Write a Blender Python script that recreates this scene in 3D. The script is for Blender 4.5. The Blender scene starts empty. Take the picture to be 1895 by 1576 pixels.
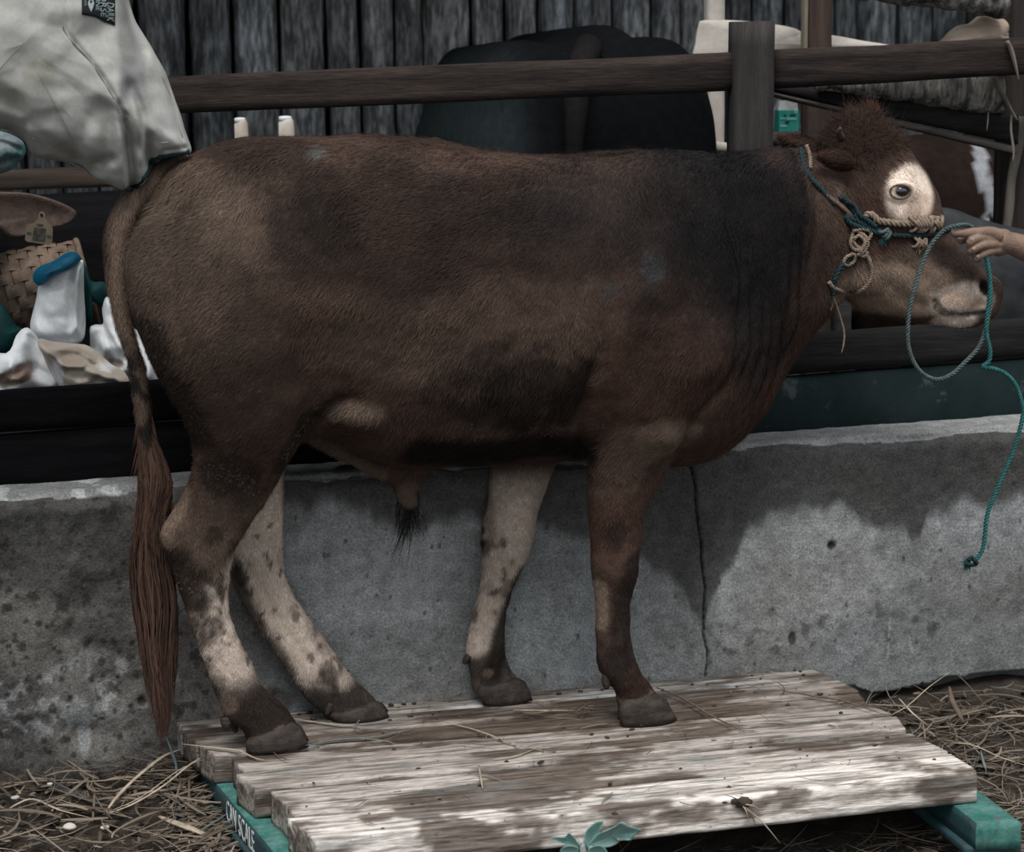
import bpy, bmesh, random
import numpy as np
from math import sin, cos, tan, pi, radians, sqrt, atan2, hypot
from mathutils import Vector, Matrix, noise as mnoise
from mathutils.bvhtree import BVHTree

scene = bpy.context.scene
COL = scene.collection
RND = random.Random(7)
rng = np.random.default_rng(11)

# ------------------------------------------------------------------ camera
F = 4000.0; TH = radians(11.0); PS = radians(13.5); RO = 0.012
fw = np.array([sin(PS)*cos(TH), cos(PS)*cos(TH), -sin(TH)])
rt0 = np.array([cos(PS), -sin(PS), 0.0]); up0 = np.cross(rt0, fw)
rt = rt0*cos(RO)-up0*sin(RO); up = up0*cos(RO)+rt0*sin(RO)
def ray(x, y): return fw + rt*((x-947.5)/F) + up*((788-y)/F)
CAM = np.array([0, 0, .15]) - ray(900, 1285)*4.7
cd = bpy.data.cameras.new('camera'); cam = bpy.data.objects.new('camera', cd); COL.objects.link(cam)
cd.sensor_width = 36; cd.lens = F/1895*36; cd.clip_end = 100
M = Matrix.Identity(4)
for i in range(3):
    M[i][0] = rt[i]; M[i][1] = up[i]; M[i][2] = -fw[i]; M[i][3] = CAM[i]
cam.matrix_world = M
cd.dof.use_dof = True; cd.dof.focus_distance = 4.45; cd.dof.aperture_fstop = 4.5
scene.camera = cam

# ------------------------------------------------------------------ light
w = bpy.data.worlds.new('overcast'); scene.world = w; w.use_nodes = True
nt = w.node_tree; bg = nt.nodes['Background']
tc = nt.nodes.new('ShaderNodeTexCoord'); sx = nt.nodes.new('ShaderNodeSeparateXYZ'); rp = nt.nodes.new('ShaderNodeValToRGB')
ma = nt.nodes.new('ShaderNodeMath'); ma.operation = 'MULTIPLY_ADD'; ma.inputs[1].default_value = .5; ma.inputs[2].default_value = .5
nt.links.new(tc.outputs['Generated'], sx.inputs[0]); nt.links.new(sx.outputs['Z'], ma.inputs[0]); nt.links.new(ma.outputs[0], rp.inputs['Fac'])
rp.color_ramp.elements[0].position = 0.47; rp.color_ramp.elements[0].color = (.13, .13, .13, 1)
rp.color_ramp.elements[1].position = 0.85; rp.color_ramp.elements[1].color = (.90, .945, .98, 1)
e_ = rp.color_ramp.elements.new(.505); e_.color = (.60, .64, .67, 1)
nt.links.new(rp.outputs['Color'], bg.inputs['Color']); bg.inputs['Strength'].default_value = 0.85
sd = bpy.data.lights.new('hazy_sun', 'SUN'); sd.energy = 2.3; sd.angle = radians(32); sd.color = (1, .97, .93)
so = bpy.data.objects.new('hazy_sun', sd); COL.objects.link(so); so.location = (-2, -6, 7)
so.rotation_euler = Vector((0.14, 0.52, -1.0)).to_track_quat('-Z', 'Y').to_euler()
scene.view_settings.view_transform = 'Standard'; scene.view_settings.look = 'None'
scene.view_settings.gamma = 1.0; scene.view_settings.use_curve_mapping = False
scene.view_settings.exposure = 0.42
try: scene.cycles.max_bounces = 6; scene.cycles.diffuse_bounces = 3; scene.cycles.use_denoising = True
except Exception: pass

# ------------------------------------------------------------------ helpers
def at(x, y, Y):
    r = ray(x, y); t = (Y-CAM[1])/r[1]; return CAM + r*t
def onz(x, y, Z):
    r = ray(x, y); t = (Z-CAM[2])/r[2]; return CAM + r*t
def xz(x, y, Y=-.28):
    p = at(x, y, Y); return p[0], p[2]
def gz(X, Y):
    return np.clip(.066 + .16*np.asarray(Y, float), -.03, .07)

def empty(name, loc, label=None, cat=None, group=None, kind=None):
    o = bpy.data.objects.new(name, None); COL.objects.link(o); o.location = loc
    o.empty_display_size = .05
    tag(o, label, cat, group, kind); return o
def tag(o, label=None, cat=None, group=None, kind=None):
    if label: o['label'] = label
    if cat: o['category'] = cat
    if group: o['group'] = group
    if kind: o['kind'] = kind
    return o
def link(name, me, mat=None, parent=None, smooth=True):
    o = bpy.data.objects.new(name, me); COL.objects.link(o); me.name = name
    if mat and not me.materials: me.materials.append(mat)
    if smooth and len(me.polygons): me.polygons.foreach_set('use_smooth', [True]*len(me.polygons))
    if parent:
        o.parent = parent
        acc = Vector((0, 0, 0)); p = parent
        while p: acc += p.location; p = p.parent
        if parent.type != 'EMPTY': acc = Vector((0, 0, 0)) if not parent.parent else Vector((0, 0, 0))
        o.matrix_parent_inverse = Matrix.Translation(-acc)
    return o
def mesh(v, f, name='m'):
    me = bpy.data.meshes.new(name); me.from_pydata([tuple(map(float, p)) for p in v], [], [tuple(q) for q in f]); me.update(); return me
def fast_mesh(V, Fc, n):
    """V (k,3), Fc (m,n) constant size faces"""
    me = bpy.data.meshes.new('m'); V = np.asarray(V, np.float32); Fc = np.asarray(Fc, np.int32)
    me.vertices.add(len(V)); me.vertices.foreach_set('co', V.ravel())
    me.loops.add(Fc.size); me.loops.foreach_set('vertex_index', Fc.ravel())
    me.polygons.add(len(Fc)); me.polygons.foreach_set('loop_start', np.arange(len(Fc), dtype=np.int32)*n)
    me.polygons.foreach_set('loop_total', np.full(len(Fc), n, np.int32))
    me.update(calc_edges=True); return me
def getco(me):
    a = np.empty(len(me.vertices)*3, np.float32); me.vertices.foreach_get('co', a); return a.reshape(-1, 3).astype(float)
def setco(me, a): me.vertices.foreach_set('co', np.asarray(a, np.float32).ravel()); me.update()
def getno(me):
    a = np.empty(len(me.vertices)*3, np.float32); me.vertices.foreach_get('normal', a); return a.reshape(-1, 3).astype(float)
def setcol(me, c, name='Col'):
    c = np.clip(np.asarray(c, np.float32), 0, 1)
    if c.shape[1] == 3: c = np.hstack([c, np.ones((len(c), 1), np.float32)])
    at_ = me.color_attributes.new(name, 'FLOAT_COLOR', 'POINT'); at_.data.foreach_set('color', c.ravel())

def _h(ix, iy, iz, s):
    n = (ix*374761393 + iy*668265263 + iz*2147483647 + s*974711) & 0xffffffff
    n = ((n ^ (n >> 13))*1274126177) & 0xffffffff
    n = ((n ^ (n >> 16))*2246822519) & 0xffffffff
    return ((n ^ (n >> 15)) & 0xffff)/65535.0
def vnoise(P, s=0):
    P = np.asarray(P, float); I = np.floor(P).astype(np.int64); f = P-I; f = f*f*(3-2*f)
    r = 0
    for dx in (0, 1):
        wx = f[:, 0] if dx else 1-f[:, 0]
        for dy in (0, 1):
            wy = f[:, 1] if dy else 1-f[:, 1]
            for dz in (0, 1):
                wz = f[:, 2] if dz else 1-f[:, 2]
                r = r + wx*wy*wz*_h(I[:, 0]+dx, I[:, 1]+dy, I[:, 2]+dz, s)
    return r
def fbm(P, o=4, s=0, sc=1.0):
    P = np.asarray(P, float)*sc; r = 0; a = .5; t = 0
    for k in range(o): r = r + a*vnoise(P*2**k, s+k*7); t += a; a *= .5
    return r/t
def sst(a, b, x): t = np.clip((x-a)/(b-a), 0, 1); return t*t*(3-2*t)
def segd(P, pts):
    """distance of 2d points to polyline, and parameter"""
    d = np.full(len(P), 1e9); u = np.zeros(len(P)); n = len(pts)-1
    for i in range(n):
        a = np.array(pts[i], float); b = np.array(pts[i+1], float); ab = b-a
        t = np.clip(((P-a)@ab)/(ab@ab+1e-12), 0, 1); q = np.hypot(*(P-(a+t[:, None]*ab)).T)
        m = q < d; d[m] = q[m]; u[m] = (i+t[m])/n
    return d, u
def crm(pts, n, closed=False):
    P = np.asarray(pts, float); k = len(P); out = []
    if closed:
        for i in range(k):
            a, b, c, d = P[(i-1) % k], P[i], P[(i+1) % k], P[(i+2) % k]
            for j in range(n):
                t = j/n; out.append(.5*((2*b)+(-a+c)*t+(2*a-5*b+4*c-d)*t*t+(-a+3*b-3*c+d)*t**3))
        return np.array(out)
    for i in range(k-1):
        a = P[max(i-1, 0)] if i else 2*P[0]-P[1]; b, c = P[i], P[i+1]; d = P[i+2] if i+2 < k else 2*P[-1]-P[-2]
        for j in range(n):
            t = j/n; out.append(.5*((2*b)+(-a+c)*t+(2*a-5*b+4*c-d)*t*t+(-a+3*b-3*c+d)*t**3))
    out.append(P[-1]); return np.array(out)

def rings(R, cap=True):
    """list of rings (m,k,3) -> verts, faces"""
    R = np.asarray(R); m, k = R.shape[:2]; V = R.reshape(-1, 3).tolist(); Fc = []
    for i in range(m-1):
        for j in range(k):
            j2 = (j+1) % k; Fc.append((i*k+j, i*k+j2, (i+1)*k+j2, (i+1)*k+j))
    if cap:
        V.append(R[0].mean(0).tolist()); V.append(R[-1].mean(0).tolist()); a = m*k; b = a+1
        for j in range(k):
            j2 = (j+1) % k; Fc.append((a, j2, j)); Fc.append((b, (m-1)*k+j, (m-1)*k+j2))
    return V, Fc
def sil_loft(secs, k=28, sub=4, p=2.3, side=(0, 1, 0)):
    """secs: (ax,ay,bx,by,Y,w) silhouette pixel pairs in the plane Y, half thickness w -> closed skin"""
    A = []
    for s in secs:
        a = at(s[0], s[1], s[4]); b = at(s[2], s[3], s[4]); A.append(np.r_[a, b, s[5]])
    A = crm(A, sub); R = []
    th = np.arange(k)*2*pi/k
    c = np.sign(np.cos(th))*np.abs(np.cos(th))**(2/p); s_ = np.sign(np.sin(th))*np.abs(np.sin(th))**(2/p)
    S = np.array(side, float)
    for r in A:
        a, b, w_ = r[:3], r[3:6], max(r[6], .002); m = (a+b)/2; h = (a-b)/2
        R.append(m + c[:, None]*h + s_[:, None]*S*w_)
    return rings(R)
def tube(pts, rad, k=12, sub=3, flat=1.0):
    """round tapered tube through 3d points"""
    pts = np.asarray(pts, float); rad = np.broadcast_to(np.asarray(rad, float), (len(pts),))
    A = crm(np.c_[pts, rad], sub); P = A[:, :3]; r = np.maximum(A[:, 3], .0006)
    T = np.gradient(P, axis=0); T /= np.linalg.norm(T, axis=1)[:, None]+1e-12
    n = np.cross(T[0], [0, 0, 1.0]);
    if np.linalg.norm(n) < .1: n = np.cross(T[0], [0, 1.0, 0])
    n /= np.linalg.norm(n); R = []; th = np.arange(k)*2*pi/k
    for i in range(len(P)):
        n = n-T[i]*(n@T[i]); n /= np.linalg.norm(n)+1e-12; b = np.cross(T[i], n)
        R.append(P[i]+r[i]*(np.cos(th)[:, None]*n+np.sin(th)[:, None]*b*flat))
    return rings(R)
def join(parts):
    V = []; Fc = []
    for v, f in parts:
        o = len(V); V += [tuple(p) for p in v]; Fc += [tuple(i+o for i in q) for q in f]
    return V, Fc
def ell(c, r, n=16, m=10, rot=None):
    V = []; Fc = []; c = np.asarray(c, float)
    for i in range(m+1):
        a = pi*i/m
        for j in range(n):
            b = 2*pi*j/n; V.append([r[0]*sin(a)*cos(b), r[1]*sin(a)*sin(b), r[2]*cos(a)])
    for i in range(m):
        for j in range(n): Fc.append((i*n+j, i*n+(j+1) % n, (i+1)*n+(j+1) % n, (i+1)*n+j))
    V = np.array(V)
    if rot is not None: V = V@np.array(rot).T
    return (V+c).tolist(), Fc
def remesh(parts, voxel, smooth=8, fac=.5):
    v, f = join(parts); me = mesh(v, f); o = bpy.data.objects.new('tmp', me); COL.objects.link(o)
    bm = bmesh.new(); bm.from_mesh(me); bmesh.ops.recalc_face_normals(bm, faces=bm.faces); bm.to_mesh(me); bm.free()
    m = o.modifiers.new('r', 'REMESH'); m.mode = 'VOXEL'; m.voxel_size = voxel
    if smooth:
        s = o.modifiers.new('s', 'SMOOTH'); s.factor = fac; s.iterations = smooth
    dg = bpy.context.evaluated_depsgraph_get(); dg.update()
    out = bpy.data.meshes.new_from_object(o.evaluated_get(dg)); bpy.data.objects.remove(o); bpy.data.meshes.remove(me)
    out.materials.clear()
    return out
def bvh_of(me):
    return BVHTree.FromPolygons([v.co.copy() for v in me.vertices], [tuple(p.vertices) for p in me.polygons])
def snap(bvh, x, y, off=.004, Y=-.2):
    d = Vector(ray(x, y)).normalized(); h = bvh.ray_cast(Vector(CAM), d)
    if h[0] is None: return at(x, y, Y)
    return np.array(h[0]-d*off)
def box(a, b, bev=0.0):
    """axis box between corners"""
    a = np.minimum(a, b); b2 = np.maximum(a, b)
    return a, b2
def prism8(P):
    """8 corners: bottom 4 then top 4 -> verts faces"""
    return [tuple(p) for p in P], [(0, 3, 2, 1), (4, 5, 6, 7), (0, 1, 5, 4), (1, 2, 6, 5), (2, 3, 7, 6), (3, 0, 4, 7)]
def timber(P, nx=24, ny=3, nz=3, rough=.002, seed=0, ends=.003, round_=.0):
    """P: 8 corners (bottom 4 cw, top 4) where edge 0-1 is the long one; gives a worn board"""
    P = np.asarray(P, float); n = [nx, ny, nz]; V = {}; VV = []; Fc = []
    def pos(i, j, k):
        u, v, t = i/nx, j/ny, k/nz
        a = (P[0]*(1-u)+P[1]*u)*(1-v)+(P[3]*(1-u)+P[2]*u)*v
        b = (P[4]*(1-u)+P[5]*u)*(1-v)+(P[7]*(1-u)+P[6]*u)*v
        return a*(1-t)+b*t
    def vid(i, j, k):
        q = (i, j, k)
        if q not in V: V[q] = len(VV); VV.append(pos(*q))
        return V[q]
    for i in range(nx):
        for j in range(ny):
            Fc.append((vid(i, j, 0), vid(i, j+1, 0), vid(i+1, j+1, 0), vid(i+1, j, 0)))
            Fc.append((vid(i, j, nz), vid(i+1, j, nz), vid(i+1, j+1, nz), vid(i, j+1, nz)))
        for k in range(nz):
            Fc.append((vid(i, 0, k), vid(i+1, 0, k), vid(i+1, 0, k+1), vid(i, 0, k+1)))
            Fc.append((vid(i, ny, k), vid(i, ny, k+1), vid(i+1, ny, k+1), vid(i+1, ny, k)))
    for j in range(ny):
        for k in range(nz):
            Fc.append((vid(0, j, k), vid(0, j, k+1), vid(0, j+1, k+1), vid(0, j+1, k)))
            Fc.append((vid(nx, j, k), vid(nx, j+1, k), vid(nx, j+1, k+1), vid(nx, j, k+1)))
    VV = np.array(VV); c = P.mean(0)
    L = P[1]-P[0]; L /= np.linalg.norm(L)
    q = VV.copy(); q += 13.7*seed
    stretch = q - np.outer(q@L, L)*.8
    d = np.stack([fbm(stretch+7*k, 3, seed+k, 22)-.5 for k in range(3)], 1)
    VV = VV + d*2*rough
    keys = np.array(list(V.keys())); isend = ((keys[:, 0] == 0) | (keys[:, 0] == nx))
    VV[isend] += np.outer((fbm(q[isend], 2, seed+5, 30)-.5)*2*ends, L)
    cor = ((keys[:, 1] == 0) | (keys[:, 1] == ny)) & ((keys[:, 2] == 0) | (keys[:, 2] == nz))
    if round_:
        v = VV[cor]-c; v -= np.outer(v@L, L); VV[cor] -= v/(np.linalg.norm(v, axis=1)[:, None])*round_*(.6+.8*fbm(q[cor], 2, seed+9, 9))[:, None]
    return VV.tolist(), Fc

# ------------------------------------------------------------------ materials
def ramp(nt, fac, stops):
    r = nt.nodes.new('ShaderNodeValToRGB'); e = r.color_ramp.elements
    while len(e) < len(stops): e.new(.5)
    for i, (p, c) in enumerate(stops): e[i].position = p; e[i].color = (*c, 1) if len(c) == 3 else c
    nt.links.new(fac, r.inputs['Fac']); return r.outputs['Color']
def nz_(nt, co, scale, detail=4, rough=.6, stretch=(1, 1, 1), rot=(0, 0, 0), dist=0):
    mp = nt.nodes.new('ShaderNodeMapping'); mp.inputs['Scale'].default_value = stretch; mp.inputs['Rotation'].default_value = rot
    nt.links.new(co, mp.inputs['Vector']); n = nt.nodes.new('ShaderNodeTexNoise')
    n.inputs['Scale'].default_value = scale; n.inputs['Detail'].default_value = detail; n.inputs['Roughness'].default_value = rough; n.inputs['Distortion'].default_value = dist
    nt.links.new(mp.outputs[0], n.inputs['Vector']); return n.outputs['Fac']
def mix(nt, a, b, fac, mode='MIX'):
    m = nt.nodes.new('ShaderNodeMix'); m.data_type = 'RGBA'; m.blend_type = mode
    for i, v in ((6, a), (7, b)):
        if isinstance(v, tuple): m.inputs[i].default_value = (*v, 1)[:4]
        else: nt.links.new(v, m.inputs[i])
    if isinstance(fac, (int, float)): m.inputs[0].default_value = fac
    else: nt.links.new(fac, m.inputs[0])
    return m.outputs[2]
def material(name, col=(.5, .5, .5), col2=None, scale=20, stretch=(1, 1, 1), lo=.35, hi=.65, rough=.8, bump=.3, bscale=None, bdist=.002,
             attr=False, fine=None, spec=.25, dark=None, detail=5, rot=(0, 0, 0)):
    m = bpy.data.materials.new(name); m.use_nodes = True; nt = m.node_tree; b = nt.nodes['Principled BSDF']
    tc = nt.nodes.new('ShaderNodeTexCoord'); co = tc.outputs['Object']
    if attr:
        a = nt.nodes.new('ShaderNodeAttribute'); a.attribute_name = 'Col'; base = a.outputs['Color']
    else: base = None
    f1 = nz_(nt, co, scale, detail, .65, stretch, rot)
    if base is None:
        c = ramp(nt, f1, [(lo, col), (hi, col2 or tuple(x*.7 for x in col))])
    else:
        v = ramp(nt, f1, [(lo, (.72, .72, .72)), (hi, (1.25, 1.25, 1.25))]) if col2 is None else ramp(nt, f1, [(lo, col), (hi, col2)])
        c = mix(nt, base, v, 1.0, 'MULTIPLY')
    if fine:
        fs, fa = fine; f2 = nz_(nt, co, fs, 3, .7, stretch, rot)
        c = mix(nt, c, ramp(nt, f2, [(.3, (1-fa,)*3), (.7, (1+fa,)*3)]), 1.0, 'MULTIPLY')
    if dark:
        ds, dlo, dhi, dc = dark; f3 = nz_(nt, co, ds, 6, .7, (1, 1, 1))
        c = mix(nt, c, dc, ramp(nt, f3, [(dlo, (0, 0, 0)), (dhi, (1, 1, 1))]))
    nt.links.new(c, b.inputs['Base Color']); b.inputs['Roughness'].default_value = rough; b.inputs['Specular IOR Level'].default_value = spec
    if bump:
        f4 = nz_(nt, co, bscale or scale*2, 6, .7, stretch, rot); bp = nt.nodes.new('ShaderNodeBump'); bp.inputs['Strength'].default_value = bump; bp.inputs['Distance'].default_value = bdist
        nt.links.new(f4, bp.inputs['Height']); nt.links.new(bp.outputs[0], b.inputs['Normal'])
    return m

# ================================================================== BULL (main)
HC = -.14     # mid plane of the bull
def hide_mat(name):
    m = material(name, attr=True, scale=60, stretch=(1, 1, 1), lo=.3, hi=.7, rough=.72, bump=.5, bscale=160, bdist=.003, fine=(420, .25), spec=.08)
    return m
m_hide = hide_mat('bull_hide'); 
def build_bull():
    root = empty('bull', (0, HC, .15), 'brown bull calf in rope halter standing side-on on the wooden weighing platform', 'bull')
    P = []
    trunk = [(250, 420, 252, 560, HC, .05), (262, 365, 275, 660, HC, .12), (300, 315, 320, 740, HC, .175), (350, 287, 370, 790, HC, .21), (430, 257, 440, 815, HC, .235),
             (520, 253, 530, 812, HC, .25), (600, 251, 605, 812, HC, .26), (660, 250, 662, 838, HC, .268), (740, 251, 740, 862, HC, .275), (830, 262, 825, 860, HC, .28), (900, 274, 900, 856, HC, .28),
             (1000, 283, 1000, 846, HC, .27), (1090, 283, 1085, 846, HC, .255), (1180, 276, 1190, 855, HC, .24), (1260, 277, 1265, 857, HC, .225),
             (1330, 283, 1325, 836, HC, .20), (1385, 277, 1385, 778, HC, .175), (1435, 273, 1430, 702, HC, .155), (1475, 275, 1485, 630, HC, .14), (1510, 285, 1535, 570, HC, .125), (1540, 300, 1560, 540, HC, .10)]
    P.append(sil_loft(trunk, 36, 4, 2.35))
    # extra near/far haunch, shoulder masses
    def leg(secs, p=2.2): P.append(sil_loft(secs, 22, 4, p))
    leg([(285, 400, 430, 330, -.24, .06), (245, 430, 540, 380, -.25, .115), (231, 510, 590, 500, -.27, .135), (255, 610, 608, 620, -.285, .13), (292, 695, 596, 715, -.285, .108), (338, 775, 562, 795, -.27, .085),
         (358, 835, 536, 842, -.255, .068), (350, 885, 514, 890, -.245, .056), (328, 935, 486, 938, -.24, .047), (299, 978, 452, 985, -.235, .040), (302, 1018, 432, 1020, -.23, .037),
         (320, 1068, 424, 1065, -.225, .032), (342, 1130, 424, 1125, -.22, .027), (364, 1195, 440, 1180, -.215, .025), (384, 1245, 462, 1225, -.21, .027), (400, 1292, 486, 1268, -.21, .031),
         (412, 1328, 516, 1296, -.21, .033), (446, 1352, 545, 1328, -.21, .033), (455, 1378, 560, 1352, -.21, .035)])
    leg([(300, 500, 560, 450, -.02, .12), (320, 640, 560, 660, .0, .11), (380, 780, 545, 790, .0, .085), (420, 870, 527, 862, -.01, .06), (420, 960, 525, 955, -.03, .045), (424, 1035, 524, 1030, -.04, .037),
         (434, 1085, 532, 1075, -.045, .032), (468, 1148, 562, 1128, -.05, .028), (505, 1203, 598, 1180, -.055, .026), (540, 1254, 634, 1226, -.06, .029), (562, 1288, 664, 1262, -.06, .033), (592, 1316, 692, 1290, -.06, .033), (612, 1334, 708, 1312, -.06, .034)])
    leg([(1110, 480, 1290, 430, -.26, .07), (1080, 560, 1345, 560, -.28, .10), (1085, 640, 1345, 650, -.29, .105), (1085, 715, 1300, 725, -.285, .098), (1090, 785, 1265, 795, -.275, .082), (1091, 860, 1237, 862, -.265, .064),
         (1089, 935, 1196, 937, -.255, .048), (1090, 1000, 1184, 1005, -.25, .040), (1093, 1050, 1180, 1052, -.25, .037), (1101, 1100, 1167, 1100, -.25, .029), (1103, 1170, 1165, 1170, -.25, .025), (1105, 1212, 1174, 1212, -.25, .029),
         (1112, 1245, 1186, 1240, -.25, .033), (1136, 1275, 1204, 1268, -.25, .031), (1143, 1300, 1218, 1290, -.25, .035), (1146, 1318, 1228, 1305, -.25, .037)])
    leg([(900, 700, 1080, 700, -.02, .09), (905, 800, 1050, 800, -.01, .075), (907, 862, 1026, 862, -.01, .058), (902, 935, 998, 935, -.02, .045), (889, 980, 988, 980, -.025, .040), (889, 1020, 980, 1020, -.03, .037),
         (889, 1060, 962, 1062, -.03, .032), (885, 1098, 944, 1100, -.035, .027), (876, 1136, 934, 1140, -.035, .025), (866, 1180, 933, 1180, -.04, .026), (861, 1212, 936, 1214, -.04, .031), (870, 1245, 946, 1240, -.04, .032), (874, 1268, 960, 1258, -.04, .035), (882, 1285, 972, 1272, -.04, .036)])
    # brisket fold
    P.append(sil_loft([(1225, 800, 1232, 857, HC, .05), (1290, 790, 1292, 852, HC, .06), (1345, 740, 1350, 828, HC, .055), (1385, 680, 1398, 768, HC, .045), (1425, 620, 1440, 695, HC, .04), (1480, 560, 1500, 618, HC, .035), (1530, 500, 1548, 562, HC, .03)], 20, 4, 2))
    # sheath
    P.append(sil_loft([(575, 770, 572, 822, -.16, .02), (620, 795, 618, 846, -.16, .03), (668, 815, 668, 870, -.16, .033), (720, 830, 722, 893, -.16, .035), (770, 840, 772, 885, -.16, .03)], 16, 4, 2))
    P.append(sil_loft([(705, 850, 800, 850, -.16, .04), (718, 880, 792, 880, -.16, .036), (728, 905, 776, 903, -.16, .026), (735, 930, 776, 928, -.16, .022), (742, 942, 770, 941, -.16, .014)], 16, 4, 2))
    # head
    hy = [-.14, -.15, -.16, -.17, -.18, -.19, -.20, -.21, -.22, -.23, -.235]
    head = [(1525, 268, 1545, 505, .075), (1545, 236, 1562, 542, .098), (1590, 216, 1590, 570, .108), (1640, 238, 1620, 582, .108), (1688, 290, 1652, 590, .102),
            (1720, 350, 1684, 597, .090), (1740, 408, 1710, 600, .074), (1772, 450, 1738, 600, .064), (1800, 482, 1764, 607, .062), (1826, 508, 1794, 604, .060), (1843, 535, 1826, 590, .047)]
    P.append(sil_loft([(a, b, c, d, y, w_) for (a, b, c, d, w_), y in zip(head, hy)], 30, 4, 2.35))
    P.append(ell(at(1822, 538, -.235), (.036, .056, .036)))       # nose pad
    P.append(ell(at(1770, 560, -.262), (.048, .03, .024)))        # upper lip
    P.append(ell(at(1765, 592, -.235), (.034, .035, .014)))       # lower lip / chin
    P.append(ell(at(1663, 352, -.262), (.036, .03, .034)))        # brow and orbit
    P.append(ell(at(1610, 470, -.235), (.07, .035, .085)))        # cheek
    P.append(ell(at(1588, 245, -.16), (.05, .06, .05)))           # poll
    me = remesh(P, .0055, 10, .5)
    co = getco(me); no = getno(me)
    q = co[:, [0, 2]]; near = sst(.05, -.35, no[:, 1])
    D = np.zeros(len(co))
    def X(l, Y=-.3): return [xz(a, b, Y) for a, b in l]
    def groove(l, w_, dep, Y=-.3, taper=True):
        d, u = segd(q, X(l, Y)); t = (np.sin(pi*np.clip(u, .04, .96))**.5) if taper else 1
        return -dep*np.exp(-(d/w_)**2)*near*t
    def bump(x, y, rx, rz, amp, Y=-.3):
        c = xz(x, y, Y); return amp*np.exp(-((q[:, 0]-c[0])/rx)**2-((q[:, 1]-c[1])/rz)**2)*near
    # large anatomy
    D += bump(350, 330, .05, .035, .012) + bump(600, 300, .06, .03, .012) + bump(620, 560, .10, .05, .010)
    D += bump(690, 620, .09, .09, -.014) + bump(560, 390, .12, .06, -.008) + bump(1060, 420, .10, .12, -.008)
    D += bump(1330, 640, .05, .06, .016) + bump(1230, 800, .06, .03, .012) + bump(1200, 420, .05, .15, .008)
    D += groove([(560, 800), (600, 755), (650, 725)], .012, .010) + groove([(240, 400), (250, 360), (300, 320), (345, 292)], .010, .010, -.25)
    D += bump(655, 762, .035, .022, .014) + groove([(575, 790), (600, 740), (640, 722)], .01, .006)
    D += groove([(1075, 840), (1062, 780), (1070, 700), (1085, 640)], .014, .013) + groove([(1010, 800), (1030, 720), (1045, 650)], .013, .009) + groove([(985, 790), (960, 720), (950, 660)], .013, .007)
    D += groove([(1090, 850), (1030, 825), (960, 815)], .012, .008)
    D += groove([(1240, 858), (1262, 800), (1290, 745), (1330, 700), (1350, 640), (1340, 560)], .012, .010)
    D += groove([(1310, 640), (1290, 560), (1275, 460), (1290, 380)], .02, .006)
    for k, (a, b, c) in enumerate([(1320, 380, 1350), (1345, 420, 1372), (1375, 440, 1398), (1400, 470, 1418), (1430, 480, 1440), (1462, 440, 1452), (1490, 380, 1478)]):
        D += groove([(a, b), (c, b+110), (c-4, b+210), (c-34, b+290)], .007, .0055, -.27)
    D += groove([(1505, 330), (1500, 400), (1488, 470), (1470, 540)], .012, .008, -.24)
    for k in range(6): D += groove([(1300+k*20, 760-k*12), (1310+k*19, 800-k*10), (1300+k*18, 838-k*8)], .006, .003, -.2)
    # wrinkles of the hide
    D += (fbm(co*np.array([1, 1, .45]), 4, 3, 34)-.5)*.011*sst(.3, .0, np.abs(fbm(co, 2, 9, 5)-.5)*3)
    D += (fbm(co, 3, 21, 9)-.5)*.013+(fbm(co*np.array([1, 1, .6]), 3, 25, 60)-.5)*.003
    # legs: hock hollows, tendons, joints
    D += groove([(345, 900), (350, 960), (360, 1010)], .014, .006, -.25) + groove([(450, 960), (410, 1020), (395, 1080)], .012, -.003, -.25)
    D += bump(380, 1040, .03, .03, .006, -.25) + groove([(372, 1090), (392, 1170), (412, 1240)], .006, .003, -.22) + groove([(1130, 1090), (1134, 1160), (1140, 1210)], .006, .003, -.25)
    D += sst(xz(400, 1060)[1], xz(400, 1110)[1], co[:, 2])*(fbm(co, 4, 61, 40)-.5)*.006
    D += bump(1140, 1040, .03, .035, .007, -.25) + bump(940, 1020, .03, .03, .005, -.05) + groove([(470, 1060), (520, 1150), (575, 1230)], .007, .003, -.08)
    # head
    hY = -.27
    D += groove([(1732, 556), (1737, 572), (1748, 580), (1768, 583), (1795, 580), (1822, 576)], .0045, .010, hY, False)
    D += groove([(1640, 520), (1670, 548), (1705, 565), (1735, 570)], .013, .006, hY) + groove([(1650, 480), (1690, 500), (1720, 525)], .012, .005, hY)
    D += groove([(1636, 340), (1650, 329), (1670, 328), (1692, 340)], .005, .005, hY) + groove([(1640, 368), (1660, 378), (1685, 372)], .005, .004, hY)
    D += bump(1666, 355, .017, .013, -.016, hY) + bump(1752, 520, .03, .02, .006, hY)
    D += bump(1820, 530, .011, .014, -.022, hY) + bump(1805, 548, .02, .01, .005, hY)
    D += groove([(1508, 300), (1545, 372), (1575, 408)], .010, .006, hY) + groove([(1560, 300), (1595, 318), (1610, 330)], .012, .006, hY) + bump(1566, 345, .03, .02, .006, hY)
    for k in range(4): D += groove([(1583+k*11, 470), (1584+k*11, 500), (1580+k*11, 530)], .0035, .004, hY)
    D += bump(1700, 440, .05, .02, -.006, hY) + bump(1720, 470, .03, .03, -.004, hY)
    setco(me, co+no*D[:, None])
    co = getco(me)
    # ------------------------------ hide colours
    q = co[:, [0, 2]]
    brown = np.array([.073, .046, .036]); C = np.tile(brown, (len(co), 1))
    def lay(c, a): 
        nonlocal C
        a = np.clip(a, 0, 1)[:, None]; C = C*(1-a)+np.array(c)*a
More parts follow.
